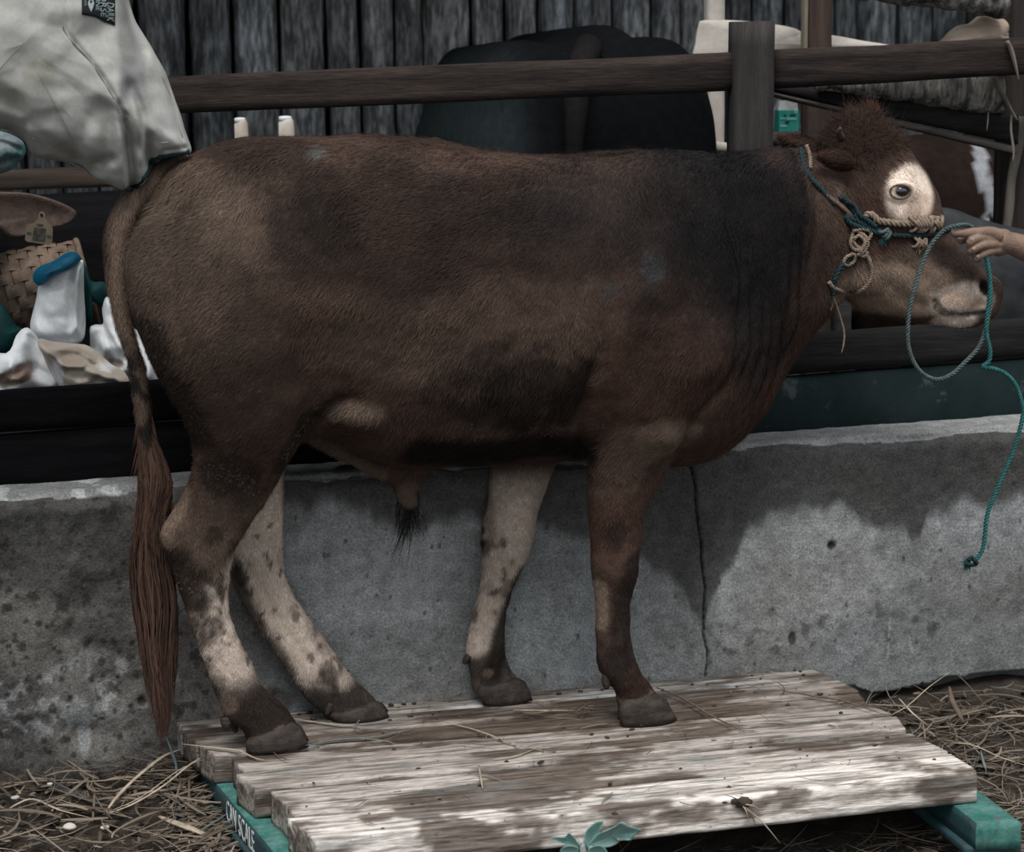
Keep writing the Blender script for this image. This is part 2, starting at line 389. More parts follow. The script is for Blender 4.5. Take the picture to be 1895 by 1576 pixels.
    def blob(x, y, rx, rz, Y=-.3, n=.35, sc=14, seed=0, soft=0):
        c = xz(x, y, Y); d = np.sqrt(((q[:, 0]-c[0])/rx)**2+((q[:, 1]-c[1])/rz)**2); m = d < 1.25+n+soft; d[m] += (fbm(co[m], 4, seed, sc)-.5)*2*n
        return sst(1.15+soft, .75-soft, d)
    def line(l, w_, Y=-.3, n=.4, sc=18, seed=1):
        d, u = segd(q, X(l, Y)); d = d/w_; m = d < 1.35+n; d[m] += (fbm(co[m], 4, seed, sc)-.5)*2*n; return sst(1.3, .5, d)
    n1 = fbm(co, 5, 2, 7); n2 = fbm(co, 4, 5, 22)
    C *= (.75+.5*n1)[:, None]
    red = np.array([.092, .049, .035]); pale = np.array([.60, .495, .42]); tan_ = np.array([.165, .120, .092]); blk = np.array([.009, .0085, .0095]); mud = np.array([.020, .015, .013])
    lay(tan_*.95, blob(330, 470, .19, .18, n=.35, soft=.25)*.6); lay(tan_, blob(270, 400, .06, .12)*.6); lay(tan_*.75, blob(470, 400, .15, .08)*.35)
    lay(tan_*.8, blob(850, 600, .28, .10, soft=.2)*.38); lay(tan_*.65, blob(420, 700, .15, .1)*.25)
    lay(mud*1.1, blob(760, 420, .30, .12, n=.5, sc=9)*.55); lay(mud, blob(600, 380, .06, .09, n=.5)*.5); lay(mud, blob(1050, 400, .16, .12, n=.5, sc=9)*.45)
    lay(mud*.8, blob(880, 380, .2, .07, n=.6, seed=4)*.4)
    lay(blk*1.3, blob(1390, 400, .19, .19, n=.35, sc=8, soft=.22)*.92); lay(blk*1.2, blob(1330, 340, .15, .13, n=.35, soft=.25)*.75); lay(blk*1.4, blob(1410, 560, .13, .20, n=.45, sc=8, soft=.25)*.75); lay(blk*1.5, blob(1290, 500, .14, .24, n=.5, sc=7, soft=.3)*.5); lay(blk*2, blob(1150, 380, .16, .13, n=.6, sc=7, soft=.3)*.4)
    lay(np.array([.12, .13, .13]), blob(590, 284, .016, .010, n=.9, sc=90)*.6); lay(np.array([.06, .065, .07]), blob(1188, 482, .03, .028, n=.6, sc=40)*.6); lay(np.array([.05, .053, .056]), blob(1110, 522, .018, .016, n=.7, sc=50)*.6)
    mm = sst(.50, .66, fbm(co*np.array([1, 1, 1.2]), 5, 88, 6))*sst(xz(700, 640)[1], xz(700, 380)[1], q[:, 1]); lay(mud*1.0, mm*.55)
    lay(mud*.9, blob(930, 700, .15, .09, n=1.0, sc=30)*.6); lay(mud*.9, blob(560, 400, .09, .08, n=.9, sc=26)*.45); lay(mud, blob(460, 620, .12, .12, n=1.0, sc=22)*.3)
    lay(blk*1.6, blob(1180, 620, .05, .1, n=.5)*.45); lay(red*.8, line([(1245, 840), (1330, 800), (1390, 740), (1450, 660), (1520, 580)], .06, HC)*.75)
    lay(blk*1.4, line([(1500, 290), (1508, 360), (1490, 430)], .04, -.25, .3)*.8); lay(brown*.6, line([(1540, 400), (1520, 480), (1480, 580)], .04)*.7)
    lay(red*.85, blob(1200, 700, .16, .14, n=.4)*.4); lay(tan_*.9, blob(1230, 800, .075, .04)*.75); lay(tan_*.7, blob(1140, 860, .06, .09)*.5)
    lay(mud*.6, line([(1062, 655), (1050, 705), (1030, 775)], .018, n=.8)*.75); lay(mud*.7, line([(1012, 690), (1002, 740), (992, 780)], .012, n=.8)*.55); lay(mud*.5, line([(770, 830), (900, 838), (1010, 815), (1080, 830)], .04)*.93); lay(mud*.6, line([(905, 680), (890, 740), (960, 760)], .03, n=.7)*.6)  # shade in the skin folds behind the elbow painted on; the rest is mud
    lay(mud, blob(940, 700, .12, .08, n=.8, sc=24)*.5)
    lay(tan_*1.1, blob(655, 755, .05, .03)*.8); lay(tan_*.9, line([(575, 808), (640, 848), (700, 872)], .018, -.16)*.8); lay(red*.7, blob(650, 800, .06, .03)*.5); lay(tan_*.9, blob(755, 910, .03, .03, -.16)*.5)
    # mud on thigh, hock
    lay(mud, blob(430, 890, .07, .07, n=.7, sc=26)*.75); lay(mud*1.2, line([(275, 600), (300, 670), (340, 740), (370, 800)], .028, n=.9, sc=30)*.75); lay(mud*1.2, line([(580, 760), (540, 820), (520, 860)], .022, n=.9, sc=30)*.7)
    z = q[:, 1]; x = q[:, 0]
    # legs: near hind
    hx = xz(560, 900, -.24)[0]; zz = xz(400, 930, -.24)[1]
    nh = (x < hx) & (co[:, 1] < -.145) & (z < zz+.08)
    lay(tan_*.85, nh*sst(zz+.06, zz-.08, z)*.65); lay(tan_*1.5, line([(335, 910), (312, 960), (308, 990)], .022, -.24)*.6)
    lay(pale*.95, nh*line([(455, 1060), (408, 1110), (400, 1160), (420, 1220), (432, 1250)], .05, -.23, .25)); lay(pale*1.1, nh*line([(410, 1180), (425, 1230)], .022, -.22)*.6)
    lay(mud*1.3, nh*line([(330, 1020), (345, 1080), (365, 1105)], .028, -.23, .6)*.75); lay(mud*1.5, nh*line([(372, 1110), (385, 1180)], .014, -.23, .7)*.6)
    lay(mud*1.2, nh*sst(xz(420, 1262, -.22)[1]+.02, xz(420, 1275, -.22)[1]-.015, z+(fbm(co, 4, 3, 30)-.5)*.05)*.88)
    lay(tan_*1.2, nh*blob(420, 1298, .02, .02, -.22)*.7)
    # far hind
    fh = (x < xz(760, 1000, -.04)[0]) & (co[:, 1] > -.12) & (z < xz(500, 840, -.02)[1])
    lay(pale*1.15, fh*1.0); lay(tan_*.9, fh*line([(524, 860), (530, 1050)], .008, -.04)*.5)
    lay(mud*1.2, fh*line([(430, 1040), (445, 1110), (480, 1165), (530, 1240)], .022, -.05, .6)*.8); lay(mud*1.5, fh*line([(575, 1150), (600, 1190)], .02, -.05, .6)*.35)
    lay(mud*1.1, fh*sst(xz(600, 1240, -.05)[1]+.012, xz(600, 1262, -.05)[1]-.012, z+(fbm(co, 4, 8, 30)-.5)*.06)*.95)
    lay(tan_, fh*line([(665, 1335), (692, 1312)], .01, -.08)*.7)
    # near fore
    nf = (x > xz(1060, 900)[0]) & (x < xz(1290, 1250)[0]) & (co[:, 1] < -.16) & (z < xz(1150, 850)[1])
    lay(brown*1.25, nf*.45); lay(red*1.0, nf*blob(1140, 980, .05, .1)*.45); lay(tan_*1.25, nf*line([(1104, 1080), (1110, 1150)], .014, -.25, .3)*.9)
    lay(mud*1.0, nf*line([(1165, 1040), (1150, 1110), (1140, 1210)], .03, -.25, .4)*.8); lay(mud*1.1, nf*sst(xz(1140, 1160)[1], xz(1140, 1230)[1], z)*.75); lay(red*.55, nf*blob(1180, 1270, .04, .04, -.25)*.5)
    lay(tan_*.8, nf*line([(1150, 1312), (1190, 1308)], .01, -.28)*.5)
    # far fore
    ff = (x > xz(840, 1000, -.02)[0]) & (x < xz(1040, 1000, -.02)[0]) & (co[:, 1] > -.12) & (z < xz(950, 838, -.02)[1])
    lay(pale*.85, ff*sst(xz(950, 845, -.02)[1], xz(950, 900, -.02)[1], z)); lay(tan_, ff*line([(900, 860), (895, 960), (890, 1010)], .018, -.03, .5)*.5)
    lay(pale*1.15, ff*line([(960, 930), (955, 1000)], .03, -.03)*.6)
    lay(mud*.9, ff*line([(975, 1060), (952, 1110), (925, 1170), (905, 1240)], .026, -.04, .35)*.95); lay(mud, ff*sst(xz(900, 1195, -.04)[1], xz(900, 1215, -.04)[1], z+(fbm(co, 3, 3, 30)-.5)*.03+(x-xz(880, 1200, -.04)[0])*-.4)*.9)
    lay(tan_*.9, ff*blob(900, 1242, .012, .010, -.06)*.8); lay(tan_*.7, ff*line([(878, 1262), (890, 1290)], .012, -.06)*.6); lay(mud*1.4, ff*blob(928, 1000, .012, .016, -.05, .8)*.7)
    for k in range(26):
        a, b = (RND.uniform(430, 560), RND.uniform(950, 1180)) if k < 16 else (RND.uniform(885, 960), RND.uniform(960, 1150))
        lay(mud*1.5, (fh | ff)*line([(a, b), (a+RND.uniform(-8, 8), b+RND.uniform(2, 14))], .004, -.05, .2, 60)*.8)
    for k in range(22):
        a, b = RND.uniform(370, 470), RND.uniform(1080, 1250)
        lay(mud*1.5, nh*line([(a, b), (a+RND.uniform(-5, 5), b+RND.uniform(2, 10))], .004, -.22, .3, 60)*.7)
    for k in range(70):
        m_, xr, yr, Yl = ((nh, (340, 470), (1040, 1260), -.22), (fh, (440, 640), (1020, 1270), -.05), (ff, (870, 975), (960, 1200), -.04), (nf, (1095, 1180), (880, 1240), -.25), (nh, (300, 500), (880, 1060), -.24))[k % 5]
        t = RND.random(); a = xr[0]+(xr[1]-xr[0])*(t if m_ is fh else RND.random()); b = yr[0]+(yr[1]-yr[0])*(min(1, max(0, t+RND.uniform(-.15, .15))) if m_ is fh else RND.random()); r = RND.uniform(.006, .018)
        lay(mud*1.4, m_*blob(a, b, r, r*RND.uniform(.8, 2), Yl, 1.1, 70, k)*RND.uniform(.3, .75))
    lay(tan_*1.1, nh*line([(468, 1374), (500, 1360), (522, 1345)], .006, -.24, .5, 60)*.9); lay(tan_*1.0, ff*line([(905, 1290), (935, 1278), (955, 1262)], .006, -.07, .5, 60)*.9); lay(tan_*.9, nf*line([(1150, 1300), (1180, 1300), (1208, 1285)], .006, -.28, .5, 60)*.8)
    # head
    hd = x > xz(1500, 400)[0]
    lay(brown*1.25, hd*blob(1600, 330, .13, .17, hY, .15)*.75); lay(red*.9, hd*blob(1620, 420, .07, .09, hY)*.5)
    lay(tan_*1.7, hd*blob(1660, 530, .13, .07, hY, .3, soft=.15)*.9); lay(tan_*1.9, hd*blob(1700, 560, .10, .035, hY, .25)*.6); lay(mud*1.5, hd*line([(1740, 470), (1780, 490), (1800, 495)], .03, hY, .3)*.75); lay(mud*2, hd*blob(1690, 460, .04, .025, hY)*.4)
    lay(pale*1.0, hd*blob(1775, 555, .065, .04, hY, .2)*.9); lay(pale*1.15, hd*blob(1770, 595, .045, .02, hY, .1)*.85); lay(pale*.9, hd*line([(1835, 500), (1850, 540), (1840, 580)], .016, -.2, .1)*.8)
    lay(np.array([.34, .235, .17]), hd*line([(1752, 548), (1800, 556)], .016, hY, .2)*.6)
    lay(mud, hd*line([(1732, 556), (1737, 572), (1748, 580), (1768, 583), (1795, 580), (1822, 576)], .0045, hY, .15)*.8)
    lay(mud*.5, hd*blob(1820, 532, .013, .017, hY, .1)*.95)
    ring = hd*blob(1684, 356, .056, .060, hY, .06, 10); lay(pale*1.45, ring*.95)
    lay(np.array([.40, .27, .20]), hd*blob(1700, 388, .035, .04, hY, .12)*ring*.55); lay(tan_*.9, hd*blob(1668, 354, .024, .019, hY, .08)*.7); lay(mud*1.2, hd*blob(1666, 354, .0165, .0125, hY, .08)*.85)
    lay(tan_, hd*blob(1568, 360, .03, .02, hY)*.6); lay(mud, hd*blob(1560, 285, .04, .025, hY, .4)*.6)
    C *= (.70+.30*n2)[:, None]
    setcol(me, C)
    body = link('body', me, m_hide, root)
    return root, body, me, bvh_of(me)
bull, bull_body, bull_me, BV = build_bull()

# ------------------------------------------------------------------ bull: parts
def plain(name, col, rough=.6, spec=.3, **k):
    return material(name, col, tuple(c*.72 for c in col), rough=rough, spec=spec, **k)
m_hoof = material('hoof_horn', (.018, .016, .016), (.060, .044, .036), scale=34, stretch=(1, 1, 2), rough=.6, bump=.8, bscale=110, dark=(40, .48, .58, (.026, .019, .015)))
m_horn = plain('horn_bud_skin', (.055, .035, .028), scale=60)
def hoof_pair(bot_heel, bot_toe, top_a, top_b, Yc, sp=.020, w_=.021):
    for s in (-1, 1):
        Y = Yc+s*sp; dx = (0.006 if s > 0 else 0)
        hx_ = onz(*bot_heel, .151)[0]+dx; tx = onz(*bot_toe, .151)[0]+dx
        ta = at(*top_a, Y); tb = at(*top_b, Y); ta[2] += .004; tb[2] += .004
        ba = np.array([hx_, Y, .151]); bb = np.array([tx, Y, .151])
        R = []; th = np.arange(20)*2*pi/20
        for t, ww in ((0, .6), (.1, .86), (.3, 1.0), (.55, 1.03), (.8, 1.06), (1, 1.08), (1, .8)):
            a = ta*(1-t)+ba*t; b = tb*(1-t)+bb*t
            k_ = max(0, 1-t*3)**1.5; d_ = (b-a).copy(); b = b-d_*.13*k_; a = a+d_*.10*k_
            if ww == .8 and t == 1: a = a+(b-a)*.06; b = b-(b-a)*.06
            m = (a+b)/2; h = (b-a)/2; u = np.cos(th); v = np.sin(th)
            wid = w_*ww*(1-.55*np.clip(u, 0, 1)**2.0)
            R.append(m+np.sign(u)[:, None]*(np.abs(u)**.85)[:, None]*h+np.outer(np.sign(v)*np.abs(v)**.8*wid, [0, 1, 0]))
        v, f = rings(R); me = mesh(v, f)
        c = getco(me); n = getno(me); setco(me, c+n*((fbm(c*np.array([1, 1, 3]), 3, 4, 60)-.5)*.003*(c[:, 2] > .155))[:, None])
        link('hoof', me, m_hoof, bull)
hoof_pair((458, 1398), (576, 1391), (452, 1372), (552, 1334), -.213)
hoof_pair((628, 1344), (724, 1332), (606, 1326), (702, 1296), -.072)
hoof_pair((1154, 1348), (1262, 1340), (1144, 1300), (1226, 1284), -.255)
hoof_pair((896, 1308), (992, 1302), (878, 1274), (968, 1254), -.045)
def cone_claw(x0, y0, x1, y1, Y, r):
    link('dewclaw', mesh(*tube([at(x0, y0, Y), at((x0+x1)/2, (y0+y1)/2, Y), at(x1, y1, Y)], [r*.62, r*.68, r*.35], 10)), m_hoof, bull)
cone_claw(416, 1326, 420, 1350, -.222, .016); cone_claw(430, 1336, 437, 1354, -.19, .012)
cone_claw(1122, 1246, 1122, 1274, -.258, .015); cone_claw(868, 1212, 858, 1228, -.055, .012); cone_claw(612, 1300, 604, 1322, -.085, .012)

# eye
m_eye = bpy.data.materials.new('eyeball'); m_eye.use_nodes = True
_b = m_eye.node_tree.nodes['Principled BSDF']; _b.inputs['Base Color'].default_value = (.006, .007, .009, 1); _b.inputs['Roughness'].default_value = .04; _b.inputs['Specular IOR Level'].default_value = .8
_b.inputs['Coat Weight'].default_value = 1; _b.inputs['Coat Roughness'].default_value = .02
ec = snap(BV, 1666, 353, -.009)
link('eye', mesh(*ell(ec, (.0190, .0160, .0150), 24, 16)), m_eye, bull)
lid_m = plain('eyelid_skin', (.14, .095, .078), scale=80)
lp = []
for k in range(18):
    a = 2*pi*k/18; lp.append(snap(BV, 1666+cos(a)*18.5, 354+sin(a)*(13.5 if sin(a) > 0 else 12), .0))
lp.append(lp[0]); link('eyelid', mesh(*tube(lp, .0024, 8, 2)), lid_m, bull)
# lashes: fine dark strands on the upper lid
V = []; Fc = []
for k in range(26):
    a = pi+pi*k/25; p = snap(BV, 1666+cos(a)*18, 353+sin(a)*12, .002); d = np.array([cos(a)*.004, -.010, .004-.006*abs(cos(a))])
    o = len(V); V += [p+[-.0004, 0, 0], p+[.0004, 0, 0], p+d]; Fc.append((o, o+1, o+2))
m_black = plain('black_hair', (.008, .008, .009), scale=40, bump=0)
link('eyelashes', mesh(V, Fc), m_black, bull)
link('horn_bud', mesh(*tube([at(1558, 256, -.245), at(1552, 244, -.262), at(1556, 236, -.27)], [.009, .006, .003], 12)), m_horn, bull)

# ears
def ear(name, base, tip, wpx, Y0, Y1, par, mat_, cup=.02, th=.006, droop=0):
    b = at(*base, Y0); t = at(*tip, Y1); ax = t-b; L = np.linalg.norm(ax); ax /= L
    n = np.cross(ax, [0, 1, 0]); n /= np.linalg.norm(n); n = n if n[2] > 0 else -n; o = np.cross(ax, n); o = o if o[1] < 0 else -o
    nu, nv = 22, 14; V = []; Fc = []; W = wpx/860.
    for side in (0, 1):
        for i in range(nu+1):
            u = i/nu; ww = W*(sin(pi*min(1, .16+.84*u))**.75)*(1-.25*u)
            for j in range(nv+1):
                v = j/nv*2-1; p = b+ax*L*u+n*ww*v*.5+o*(-cup*(v*v)*sin(pi*min(1, u+.1))+cup*.5)+o*(th*(1-v*v)*(1-u*.6)*(1 if side else -.3))+np.array([0, 0, -droop*u*u])
                V.append(p)
    m_ = (nu+1)*(nv+1)
    for s in (0, 1):
        for i in range(nu):
            for j in range(nv):
                a = s*m_+i*(nv+1)+j; q = (a, a+1, a+nv+2, a+nv+1); Fc.append(q if s else q[::-1])
    for i in range(nu):
        for j in (0, nv): a = i*(nv+1)+j; Fc.append((a, a+nv+1, a+nv+1+m_, a+m_))
    me = mesh(V, Fc); bm = bmesh.new(); bm.from_mesh(me); bmesh.ops.remove_doubles(bm, verts=bm.verts, dist=1e-5); bmesh.ops.recalc_face_normals(bm, faces=bm.faces); bm.to_mesh(me); bm.free()
    c = getco(me); n1 = fbm(c, 4, 5, 30); C = np.array([.045, .026, .02])*(.6+.8*n1)[:, None]; setcol(me, C)
    return link(name, me, mat_, par)
ear_far = ear('ear', (1518, 282), (1443, 253), 38, -.09, -.04, bull, m_hide)
ear_near = ear('ear', (1580, 302), (1514, 288), 36, -.256, -.250, bull, m_hide, .010)

def ear_hair(e):
    R, N, C = sample_surface(e.data, 3600, None); ax = np.array([-1., 0, .1]); D = np.tile(ax, (len(R), 1)); D = D-N*(D*N).sum(1)[:, None]+N*.45+rng.normal(0, .25, D.shape)
    o = link('ear_hair', strands(R, D, N, .009+.010*rng.random(len(R)), np.full(len(R), .0008), C*(.6+.9*rng.random((len(R), 1))), .15), m_hair, e, smooth=False); o['kind'] = 'stuff'


# ------------------------------------------------------------------ strands
def strands(root, dirn, nrm, length, width, col, curl=.25, rs=None, seg=2, droop=0.0):
    """many flat tapered hairs as one triangle mesh"""
    n = len(root); rs = rs or rng
    d = dirn/np.linalg.norm(dirn, axis=1)[:, None]
    side = np.cross(d, nrm); side /= np.linalg.norm(side, axis=1)[:, None]+1e-9
    L = length[:, None]; W = width[:, None]*.5; bend = (rs.normal(0, 1, (n, 3))*curl)*L
    tip = root+d*L+bend-nrm*L*.18+np.array([0, 0, -1])*droop*L; mid = root+d*L*.5+nrm*L*.10+bend*.2
    V = np.stack([root-side*W, root+side*W, mid-side*W*.8, mid+side*W*.8, tip], 1).reshape(-1, 3)
    i = np.arange(n)[:, None]*5
    T = np.concatenate([i+[0, 1, 3], i+[0, 3, 2], i+[2, 3, 4]], 1).reshape(-1, 3)
    me = fast_mesh(V, T, 3); c = np.repeat(col[:, None, :], 5, 1)*np.array([.75, .75, 1, 1, 1.15])[None, :, None]
    setcol(me, c.reshape(-1, 3)); return me
m_hair = bpy.data.materials.new('cattle_hair'); m_hair.use_nodes = True
_n = m_hair.node_tree; _b = _n.nodes['Principled BSDF']; _a = _n.nodes.new('ShaderNodeAttribute'); _a.attribute_name = 'Col'
_n.links.new(_a.outputs['Color'], _b.inputs['Base Color']); _b.inputs['Roughness'].default_value = .75; _b.inputs['Specular IOR Level'].default_value = .07

def sample_surface(me, n, weight=None):
    me.calc_loop_triangles(); m = len(me.loop_triangles); T = np.empty(m*3, np.int32); me.loop_triangles.foreach_get('vertices', T); T = T.reshape(-1, 3)
    co = getco(me); no = getno(me); ca = np.empty(len(co)*4, np.float32); me.color_attributes['Col'].data.foreach_get('color', ca); ca = ca.reshape(-1, 4)[:, :3]
    A, B, Cc = co[T[:, 0]], co[T[:, 1]], co[T[:, 2]]; ar = np.linalg.norm(np.cross(B-A, Cc-A), axis=1)
    if weight is not None: ar = ar*weight(((A+B+Cc)/3), no[T[:, 0]])
    idx = rng.choice(m, n, p=ar/ar.sum()); r1 = np.sqrt(rng.random(n))[:, None]; r2 = rng.random(n)[:, None]
    a, b, c = 1-r1, r1*(1-r2), r1*r2
    f = lambda Z: Z[T[idx, 0]]*a+Z[T[idx, 1]]*b+Z[T[idx, 2]]*c
    N = f(no); N /= np.linalg.norm(N, axis=1)[:, None]+1e-9
    return f(co), N, f(ca.astype(float))
def coat():
    toC = lambda c, n_: .25+1.0*((CAM-c)/np.linalg.norm(CAM-c, axis=1)[:, None]*n_).sum(1).clip(-.2, 1)
    R, N, C = sample_surface(bull_me, 230000, lambda c, n_: toC(c, n_).clip(.05, 2))
    x, y, z = R.T
    # keep hair off eye, nostril and mouth
    ex = xz(1668, 355, -.27); keep = np.hypot(x-ex[0], z-ex[1]) > .024
    nx_ = xz(1815, 545, -.27); keep &= ~((x > nx_[0]-.02) & (rng.random(len(x)) < .9))
    keep &= ~((z < .215) & (rng.random(len(x)) < .5))
    R, N, C = R[keep], N[keep], C[keep]; x, y, z = R.T
    legz = xz(900, 880)[1]; hx = xz(1500, 400)[0]
    ang = (fbm(R, 3, 41, 4)-.5)*2.6
    D = np.stack([-np.cos(ang*.9+.75), (rng.random(len(x))-.5)*.3, -np.sin(ang*.9+.75)], 1)
    leg = sst(legz+.06, legz-.04, z)[:, None]; D = D*(1-leg)+np.stack([x*0-.1, x*0, x*0-1], 1)*leg
    hd = sst(hx, hx+.06, x)[:, None]; D = D*(1-hd)+np.stack([.5+0*x+ang*.3, 0*x, -.8+0*x], 1)*hd
    D = D-N*(D*N).sum(1)[:, None]; D /= np.linalg.norm(D, axis=1)[:, None]+1e-9
    fluff = sst(.4, .8, fbm(R, 3, 77, 12))
    D = D+N*(.20+.22*fluff)[:, None]+rng.normal(0, .16, D.shape)
    L = (.013+.009*fluff)*(.7+.6*rng.random(len(x)))
    L *= 1-.45*leg[:, 0]; L *= 1-.35*hd[:, 0]
    px_ = xz(1690, 500, -.25); L = np.where(x > px_[0], L*.45, L)
    er = xz(1684, 356, -.27); L = np.where(np.hypot((x-er[0]), (z-er[1])) < .062, L*.45, L)
    W = np.full(len(x), .0008)*(.7+.6*rng.random(len(x)))
    Cc = C*(.80+.55*rng.random(len(x))**2)[:, None]*1.0
    link('coat_hair', strands(R, D, N, L, W, Cc, .12), m_hair, bull, smooth=False)['kind'] = 'stuff'
    # forelock: longer curly hair on the poll
    er_ = xz(1684, 356, -.27); n = 7500; c0 = at(1592, 252, -.16); R2, N2, C2 = sample_surface(bull_me, n, lambda c, n_: np.exp(-((c[:, 0]-c0[0])/.065)**2-((c[:, 2]-c0[2])/.050)**2)*(n_[:, 1] < .5)*(np.hypot(c[:, 0]-er_[0], c[:, 2]-er_[1]) > .085))
    a = rng.random(n)*2*pi; D2 = np.stack([np.cos(a)*.6+.25, rng.normal(0, .5, n), .35+np.sin(a)*.6], 1); D2 = D2-N2*(D2*N2).sum(1)[:, None]*.5+N2*.25
    k = rng.random(n)[:, None]; c2 = np.array([.026, .018, .015])*(1-k)+np.array([.075, .046, .035])*k*.9
    link('forelock', strands(R2, D2, N2, .012+.017*rng.random(n), np.full(n, .0007), c2*.85, .6), m_hair, bull, smooth=False)['kind'] = 'stuff'
    t0 = at(1612, 214, -.17); n = 150; R3 = t0+rng.normal(0, .006, (n, 3)); D3 = np.stack([-.35+rng.normal(0, .2, n), rng.normal(0, .2, n), 1+0*R3[:, 0]], 1)
    D3[:, 0] = rng.normal(-.1, .35, n)
    N3 = np.tile([0, -1., 0], (n, 1)); link('poll_tuft', strands(R3, D3, N3, .02+.014*rng.random(n), np.full(n, .0011), np.tile([.07, .035, .025], (n, 1))*(.6+rng.random((n, 1))), .3), m_hair, bull, smooth=False)['kind'] = 'stuff'
coat(); ear_hair(ear_far); ear_hair(ear_near)

def ribbons(lines, width, cols):
    """lines (n,k,3) -> flat strips facing the front"""
    n, k = lines.shape[:2]; T = np.gradient(lines, axis=1); s = np.cross(T, [0, 1.0, .15]); s /= np.linalg.norm(s, axis=2)[..., None]+1e-9
    tap = np.sin(pi*np.clip(np.linspace(.25, 1, k), 0, .995))**.6; W = width[:, None, None]*tap[None, :, None]*.5
    V = np.stack([lines-s*W, lines+s*W], 2).reshape(-1, 3)
    b = (np.arange(n)[:, None]*k+np.arange(k-1)[None])*2; b = b.reshape(-1, 1); Q = b+np.array([[0, 1, 3, 2]])
    me = fast_mesh(V, Q, 4); c = np.repeat(np.repeat(cols[:, None], k, 1)[:, :, None], 2, 2).reshape(-1, 3); setcol(me, c); return me
# tail
tl = [(345, 278, 352, 318, -.14, .03), (310, 288, 322, 330, -.15, .034), (272, 315, 292, 352, -.17, .034), (232, 355, 262, 385, -.18, .031), (203, 405, 243, 430, -.185, .028), (193, 450, 236, 470, -.19, .025), (197, 520, 235, 525, -.19, .022), (205, 560, 239, 562, -.19, .020),
      (213, 600, 246, 600, -.19, .019), (227, 640, 256, 640, -.19, .018), (238, 680, 269, 680, -.19, .017), (249, 750, 278, 750, -.19, .016), (255, 810, 284, 810, -.19, .015), (262, 860, 292, 860, -.19, .013), (270, 930, 292, 930, -.19, .009), (276, 1000, 286, 1000, -.19, .003)]
m_tail = remesh([sil_loft(tl, 18, 4, 2)], .004, 4); c = getco(m_tail); zt = c[:, 2]
cc = np.array([.165, .118, .090])*(.75+.5*fbm(c, 4, 6, 20))[:, None]; k = sst(xz(0, 620)[1], xz(0, 700)[1], zt)[:, None]; cc = cc*(1-k*.35)
k = (sst(.52, .62, fbm(c, 4, 16, 45))*sst(xz(0, 600)[1], xz(0, 720)[1], zt)*sst(xz(0, 240)[0], xz(250, 0)[0], 2*xz(245, 0)[0]-c[:, 0]))[:, None]; cc = cc*(1-k)+np.array([.02, .017, .016])*k
d_ = sst(xz(215, 400)[0], xz(196, 400)[0], c[:, 0])[:, None]*sst(xz(0, 560)[1], xz(0, 480)[1], zt)[:, None]; cc = cc*(1-.6*d_)
setcol(m_tail, cc); tail = link('tail', m_tail, m_hide, bull)
def tail_hair():
    R, N, C = sample_surface(m_tail, 15000, lambda c, n_: 1.1-n_[:, 1])
    D = np.tile([.05, 0, -1.], (len(R), 1)); D = D-N*(D*N).sum(1)[:, None]+N*.25+rng.normal(0, .12, D.shape)
    o = link('tail_coat', strands(R, D, N, .012+.008*rng.random(len(R)), np.full(len(R), .0009), C*(.8+.6*rng.random((len(R), 1))), .1), m_hair, tail, smooth=False); o['kind'] = 'stuff'
    n = 2600; Ls = [(800, 254, 288), (860, 257, 312), (900, 259, 320), (960, 251, 308), (1040, 243, 318), (1120, 249, 328), (1200, 257, 325), (1260, 270, 322), (1320, 282, 322), (1350, 290, 316), (1376, 286, 310)]
    ys = np.array([l[0] for l in Ls]); Lx = np.array([l[1] for l in Ls]); Rx = np.array([l[2] for l in Ls])
    u = rng.random(n); g = (np.floor(u*13)+.5)/13; st = 790+rng.random(n)**1.3*240; en = 1040+335*rng.random(n)**.55; en = np.where(np.abs(u-.45) < .3, en, en-40-60*rng.random(n))
    K = 14; lines = np.zeros((n, K, 3)); ph = rng.random(n)*6
    for i in range(K):
        t = i/(K-1); yy = st+(en-st)*t; uu = u*(1-.7*t*t*t)+g*.7*t*t*t; uu = .5+(uu-.5)*(.5+.5*np.minimum(1, (yy-760)/130))
        xx = np.interp(yy, ys, Lx)*(1-uu)+np.interp(yy, ys, Rx)*uu+2.5*np.sin(yy/38+g*40)+1.8*np.sin(yy/17+ph)+3*np.sin(yy/50+ph*3)
        Yv = -.19+.030*np.sin(u*37+3)*np.minimum(1, (yy-760)/150)*(1-.4*t)-.004
        for j in range(n): pass
        dd = (Yv-CAM[1]); r = fw[None]+rt[None]*((xx-947.5)/F)[:, None]+up[None]*((788-yy)/F)[:, None]; lines[:, i] = CAM+r*(dd/r[:, 1])[:, None]
    k = rng.random(n)[:, None]; cols = np.array([.024, .015, .012])*(1-k)+np.array([.115, .066, .048])*k
    cols *= (.45+.8*vnoise(np.c_[g*23, g*0, g*0], 3))[:, None]
    o = link('tail_switch', ribbons(lines, np.full(n, .0016), cols), m_hair, tail, smooth=False); o['kind'] = 'stuff'
    # flyaways
    n = 160; st = 760+rng.random(n)*260; K = 6; lines = np.zeros((n, K, 3)); x0 = np.interp(st, ys, Rx)-8; sg = np.where(rng.random(n) < .75, 1, -1); x0 = np.where(sg > 0, x0, np.interp(st, ys, Lx)+4)
    for i in range(K):
        t = i/(K-1); yy = st+t*(25+70*k[:n, 0]); xx = x0+sg*t*(6+16*rng.random(n)*0+14*k[:n, 0])
        for j in range(n): lines[j, i] = at(xx[j], yy[j], -.2)
    o = link('tail_wisps', ribbons(lines, np.full(n, .0008), np.tile([.09, .045, .03], (n, 1))), m_hair, tail, smooth=False); o['kind'] = 'stuff'
tail_hair()
